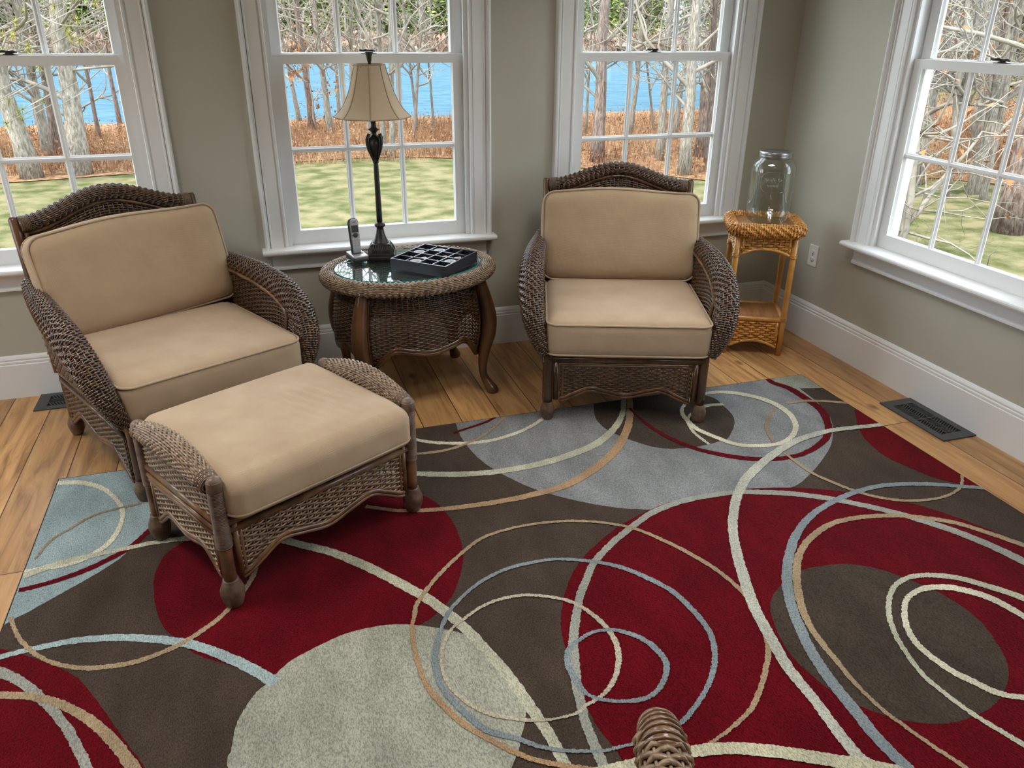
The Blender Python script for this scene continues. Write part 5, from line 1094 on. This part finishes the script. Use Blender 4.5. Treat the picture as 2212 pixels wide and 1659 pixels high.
# ---- trees
def tree_mesh(seed, H, r, twist=.05, nb=16, first=.25, droop=0, fork=False, wig=.035, fine=True):
    rs = np.random.RandomState(seed); gt, gb = G(), G()
    n = 14; P = np.zeros((n, 3)); P[:, 2] = np.linspace(-.12, H, n)
    wob = np.cumsum(rs.normal(size=(n, 2)), 0)*wig*H/14; P[:, :2] = wob-wob[0]
    R = r*(1-.72*np.linspace(0, 1, n)); R[0] *= 1.35; R[1] *= 1.08
    gt.tube(P, R, 12)
    def branch(p, d, L, rr, lev):
        k = 6; Q = [p]; dd = d.copy()
        for i in range(k):
            dd = dd+rs.normal(size=3)*.20+np.array([0, 0, .05-droop]); dd /= np.linalg.norm(dd); Q.append(Q[-1]+dd*L/k)
        (gb).tube(Q, np.linspace(rr, rr*.25, k+1), 5 if lev else 6, cap=False)
        if lev < (2 if fine else 1):
            for _ in range(4 if lev == 0 else 3):
                i = rs.randint(1, k+1); nd = dd+rs.normal(size=3)*.75; nd /= np.linalg.norm(nd); branch(Q[i], nd, L*rs.uniform(.35, .6), rr*.45, lev+1)
    for b in range(nb):
        f = first+(1-first)*(b+rs.rand())/nb; i = f*(n-1); a = int(i); p = P[a]+(P[min(a+1, n-1)]-P[a])*(i-a)
        an = rs.uniform(0, 2*PI); el = rs.uniform(.1, .9); d = np.array([math.cos(an)*math.cos(el), math.sin(an)*math.cos(el), math.sin(el)])
        branch(p, d, H*rs.uniform(.12, .28), r*(1-.7*f)*rs.uniform(.25, .45), 0)
    return gt, gb
TREES = [  # x, y, radius, lean x, lean y, kind
 (-6.34, 11.1, .145, -.03, .0, 0), (-5.63, 11.21, .149, .055, -.02, 0), (-6.47, 13.09, .086, .016, -.005, 0), (-6.41, 13.65, .072, .05, -.016, 1), (-5.9, 15.5, .04, .006, 0, 1), (-5.79, 17.96, .05, .009, 0, 1),
 (-1.55, 18.17, .054, -.119, .039, 0), (-1.37, 16.35, .078, -.047, .015, 1), (-1.05, 15.23, .069, -.058, .019, 0), (-.51, 18.12, .049, -.002, 0, 0), (-.32, 17.03, .053, .049, -.016, 0), (-.39, 11.96, .054, .016, 0, 0), (-.27, 11.63, .054, .04, -.013, 0),
 (1.04, 15.55, .033, -.081, .026, 0), (1.42, 15.45, .028, -.058, .019, 0), (.65, 14.14, .036, .106, -.035, 0), (-.28, 14.39, .057, -.033, .011, 0),
 (3.36, 10.12, .114, 0, 0, 1), (4.71, 13.88, .033, 0, 0, 0), (5.66, 13.47, .054, .03, -.01, 0), (4.55, 9.91, .075, -.018, .006, 0), (6.48, 13.86, .028, -.189, .062, 0), (4.28, 8.45, .097, -.009, .003, 0), (6.37, 12.62, .053, .038, -.012, 0), (4.79, 8.59, .049, -.062, .02, 1),
 (6.28, 3.67, .17, -.06, .02, 1), (7.6, 5.3, .045, -.05, .02, 0), (8.27, 7.24, .05, -.047, .015, 0), (8.75, 7.1, .04, -.06, .031, 0), (9.23, 6.97, .05, -.06, .044, 1), (8.07, 8.29, .04, .051, -.017, 0), (8.88, 9.55, .05, -.069, .023, 0)]
rs = random.Random(11)
for k in range(34):   # the wood to the right, farther back
    a = rs.uniform(.50, .97); d = rs.uniform(14, 42); TREES.append((-2.9+d*math.sin(a+.04), -3.9+d*math.cos(a+.04), rs.uniform(.05, .13), rs.uniform(-.05, .05), 0, rs.choice((0, 0, 1))))
for k in range(9): TREES.append((rs.uniform(-14, -7.5), rs.uniform(12, 24), rs.uniform(.05, .13), rs.uniform(-.05, .05), 0, rs.choice((0, 1))))
protos = []
for i in range(5):
    gt, gb = tree_mesh(40+i, 9.0, .1, nb=30, first=.13)
    a = link('trunk', gt, M['bark']); b = link('branches', gb, M['twig'], fix=False); protos.append((a, b))
cols = ('pale grey', 'brown-barked')
WHERE = []
def place_tree(i, x, y, r, lx, ly, kd):
    a, b = protos[i % 5]
    t = thing('bare_tree', '', 'tree', (x, y, ground_z(x, y)), 0, 'bare trees outside the windows')
    s = r/.1; hs = max(.75, min(1.15, .85+s*.15))
    sh = Matrix(((s, 0, lx, 0), (0, s, ly, 0), (0, 0, hs, 0), (0, 0, 0, 1)))
    for src, nm in ((a, 'trunk'), (b, 'branches')):
        c = bpy.data.objects.new(nm, src.data.copy() if nm == 'trunk' and kd else src.data); COL.objects.link(c); c.parent = t
        if nm == 'trunk' and kd: c.data.materials[0] = M['barkb']
        # lean goes into the rotation, thickness into the scale
        c.rotation_euler = (math.atan(-ly), math.atan(lx), 0)
        k = s if nm == 'trunk' else (s+.9)/1.9
        c.scale = (k, k, hs)
    a0 = (i*2.4) % 6.28
    t.rotation_euler = (0, 0, 0)
    for c in t.children: c.rotation_euler.rotate_axis('Z', a0)
    win = 'left window' if x < -3 else ('lamp window' if x < 2 and y > 8 else ('window left of the jar' if x < 7 and y > 8 else 'right window'))
    sz = 'very thick' if r > .12 else 'thick' if r > .08 else 'medium' if r > .048 else 'slender'
    dist = 'at the lawn edge' if math.hypot(x+2.9, y+3.9) < 17 else 'near the water' if y < 20 and x < 7 else 'deep in the wood'
    lean = ', leaning left' if lx < -.035 else ', leaning right' if lx > .035 else ', upright'
    t['label'] = '%s %s tree %s%s, %s' % (sz, cols[kd], 'far back' if d_far(x, y) else dist, lean, win)
    WHERE.append((math.atan2(x+2.9, y+3.9), t))
def d_far(x, y): return math.hypot(x+2.9, y+3.9) > 26
for i, T_ in enumerate(TREES): place_tree(i, *T_)
for a, b in protos: bpy.data.objects.remove(a); bpy.data.objects.remove(b)
same = {}
for a_, t_ in sorted(WHERE, key=lambda q: q[0]): same.setdefault(t_['label'], []).append(t_)
for lb, ts in same.items():
    if len(ts) > 1:
        for t_, wd in zip(ts, ('first', 'second', 'third', 'fourth', 'fifth', 'sixth', 'seventh', 'eighth', 'ninth', 'tenth')): t_['label'] = lb+', %s from left' % wd

# pines : whorls of needle tufts
def pine_mesh(seed, H, r, R, n, leaf, base=.15):
    rs = np.random.RandomState(seed); gt, gn = G(), G(); gt.tube([(0, 0, -.2), (0, 0, H*.5), (0, 0, H)], [r, r*.7, r*.15], 8)
    for _ in range(n):
        f = rs.uniform(base, 1); rad = R*(1-f)**.7*rs.uniform(.25, 1); a = rs.uniform(0, 2*PI); c = np.array([math.cos(a)*rad, math.sin(a)*rad, H*f-rad*.12])
        q = rs.normal(size=(3, 3))*leaf; q[:, 2] *= .55
        gn.v += [tuple(c+q[0]), tuple(c+q[1]), tuple(c+q[2])]; gn.f.append((gn.n, gn.n+1, gn.n+2)); gn.mi.append(0); gn.n += 3
    return gt, gn
def far_tree(nm, src, x, y, s, lab, grp):
    t = thing(nm, lab, 'tree', (x, y, ground_z(x, y)), rs.uniform(0, 6), grp)
    for o_ in src:
        c = bpy.data.objects.new(o_.name.split('.')[0], o_.data); COL.objects.link(c); c.parent = t; c.scale = (s, s, s)
pp = []
for i in range(3):
    gt, gn = pine_mesh(60+i, 13, .22, 4.2, 5200, .30, .04); pp.append((link('trunk', gt, M['barkb']), link('needles', gn, M['needlef'], smooth=False, fix=False)))
bb = []
for i in range(3):
    gt, gb = tree_mesh(80+i, 12, .16, nb=26, first=.12); bb.append((link('trunk', gt, M['bark']), link('branches', gb, M['farwood'], fix=False)))
for k in range(58):
    x = -45+k*2.9+rs.uniform(-1.2, 1.2); far_tree('far_pine', pp[k % 3], x, rs.uniform(114, 128), rs.uniform(.7, 1.15), 'yellow-green pine in the line of trees on the far shore', 'pines on the far shore')
for k in range(64):
    x = -45+k*2.6+rs.uniform(-1.2, 1.2); far_tree('far_bare_tree', bb[k % 3], x, rs.uniform(108, 124), rs.uniform(.55, 1.0), 'bare grey tree in the line of trees on the far shore', 'bare trees on the far shore')
for k in range(26):
    a = rs.uniform(.50, 1.0); d = rs.uniform(38, 70); far_tree('wood_pine', pp[k % 3], -2.9+d*math.sin(a+.06), -3.9+d*math.cos(a+.06), rs.uniform(.5, .8), 'dark green pine at the back of the wood on the right', 'pines at the back of the wood')
for k in range(40):
    a = rs.uniform(.50, 1.0); d = rs.uniform(34, 62); far_tree('wood_bare_tree', bb[k % 3], -2.9+d*math.sin(a+.06), -3.9+d*math.cos(a+.06), rs.uniform(.5, .9), 'bare grey tree at the back of the wood on the right', 'bare trees at the back of the wood')
for pr_ in pp+bb:
    for o_ in pr_: bpy.data.objects.remove(o_)

# pine boughs in the left window, young oak with clinging leaves, small crab tree on the right
gt, gn = G(), G(); q = np.random.RandomState(9)
for (x, y, z) in ((-5.9, 10.4, 1.75), (-6.3, 10.5, 1.45), (-5.4, 10.4, 1.6), (-5.1, 10.5, 1.35), (-5.9, 10.4, 1.15), (-6.2, 10.5, .35), (-6.1, 10.5, .1)):
    for s in range(5):
        c = np.array([x, y, z])+q.normal(size=3)*np.array([.28, .1, .18])
        gt.tube([c+np.array([.5, .2, .25]), c], [.012, .004], 5)
        for k in range(45):
            d = q.normal(size=3); d /= np.linalg.norm(d); e = c+d*.15; w_ = np.cross(d, [0, 0, 1.])*.005
            gn.v += [tuple(c-w_), tuple(c+w_), tuple(e)]; gn.f.append((gn.n, gn.n+1, gn.n+2)); gn.mi.append(0); gn.n += 3
t = thing('pine_bough', 'yellow-green pine boughs across the trunks in the left window', 'tree', (0, 0, 0))
link('twigs', gt, M['twig'], t); link('needles', gn, M['needle'], t, smooth=False, fix=False)
def leaves(name, trunks, n, spread, lab, seed, m):
    q = np.random.RandomState(seed); t = thing(name, lab, 'tree', trunks[0][0]); o0 = np.array(trunks[0][0]); gt, gl = G(), G(); tips = []
    for base, top, r in trunks:
        a, b = np.array(base)-o0, np.array(top)-o0; P = [a+(b-a)*k+q.normal(size=3)*.03*(k > 0) for k in np.linspace(0, 1, 6)]; gt.tube(P, np.linspace(r, r*.4, 6), 7)
        for _ in range(16):
            p = P[q.randint(1, 6)]; d = q.normal(size=3); d[2] = abs(d[2])*.5; d /= np.linalg.norm(d); Q = [p]
            for s in range(5): d = d+q.normal(size=3)*.25; d /= np.linalg.norm(d); Q.append(Q[-1]+d*spread/5)
            gt.tube(Q, np.linspace(r*.3, r*.06, 6), 5); tips += Q[2:]
            for s in range(2):
                e = q.normal(size=3); e /= np.linalg.norm(e); i = q.randint(1, 5); Q2 = [Q[i], Q[i]+e*spread*.2, Q[i]+e*spread*.38+q.normal(size=3)*.05]; gt.tube(Q2, [r*.14, r*.1, r*.05], 4); tips += Q2[1:]
    for _ in range(n):
        p = tips[q.randint(len(tips))]+q.normal(size=3)*.06; v = q.normal(size=(3, 3))*.035
        gl.v += [tuple(p+v[0]), tuple(p+v[1]), tuple(p+v[2])]; gl.f.append((gl.n, gl.n+1, gl.n+2)); gl.mi.append(0); gl.n += 3
    link('trunk', gt, M['twig'], t); link('leaves', gl, m, t, smooth=False, fix=False)
leaves('young_oak', [((-1.3, 15.6, GZ), (-1.45, 15.5, 1.0), .025)], 260, .9, 'young oak with clinging reddish leaves before the lake, middle window', 3, M['leaf'])
leaves('young_oak', [((10.2, 6.4, GZ), (10.0, 6.6, 2.6), .05), ((10.2, 6.4, GZ), (11.2, 6.3, 2.6), .04)], 700, 1.8, 'oak with clinging rusty leaves seen through the right-hand window', 5, M['leaf'])
leaves('crab_tree', [((3.9, 2.95, GZ), (3.9, 3.1, .9), .055), ((3.9, 2.97, GZ+.35), (4.6, 2.9, .6), .035), ((3.9, 3.0, GZ+.5), (3.5, 3.3, 1.1), .035)], 60, 1.2, 'small twisted grey tree on the lawn at the left of the right-hand window', 7, M['leaf'])
leaves('overhanging_tree', [((7.2, 5.6, GZ), (6.6, 5.6, 2.8), .05), ((7.2, 5.6, .6), (5.6, 5.4, 1.7), .03)], 260, 1.9, 'thin tree with arching bare branches over the lawn, right-hand window', 8, M['leaf'])
def hook():
    a = np.linspace(-.6, 1.35*PI, 20); P = [(-4.64+.0, .9, 1.3)]
    t = thing('shepherd_hook', 'curled end of a grey iron garden hook outside the left window', 'garden hook', (-4.42, .9, GZ))
    c = (0, 0, 1.98); R_ = .075
    P = [(-.10, 0, -.1), (-.10, 0, 1.0), (-.10, 0, 1.95), (-.10, 0, 2.1), (-.06, 0, 2.16), (.0, 0, 2.15), (.045, 0, 2.09), (.04, 0, 2.02), (0, 0, 1.99), (-.03, 0, 2.01)]
    link('hook_rod', G().tube(crom(P, 6), .011, 8), M['hook'], t)
hook()
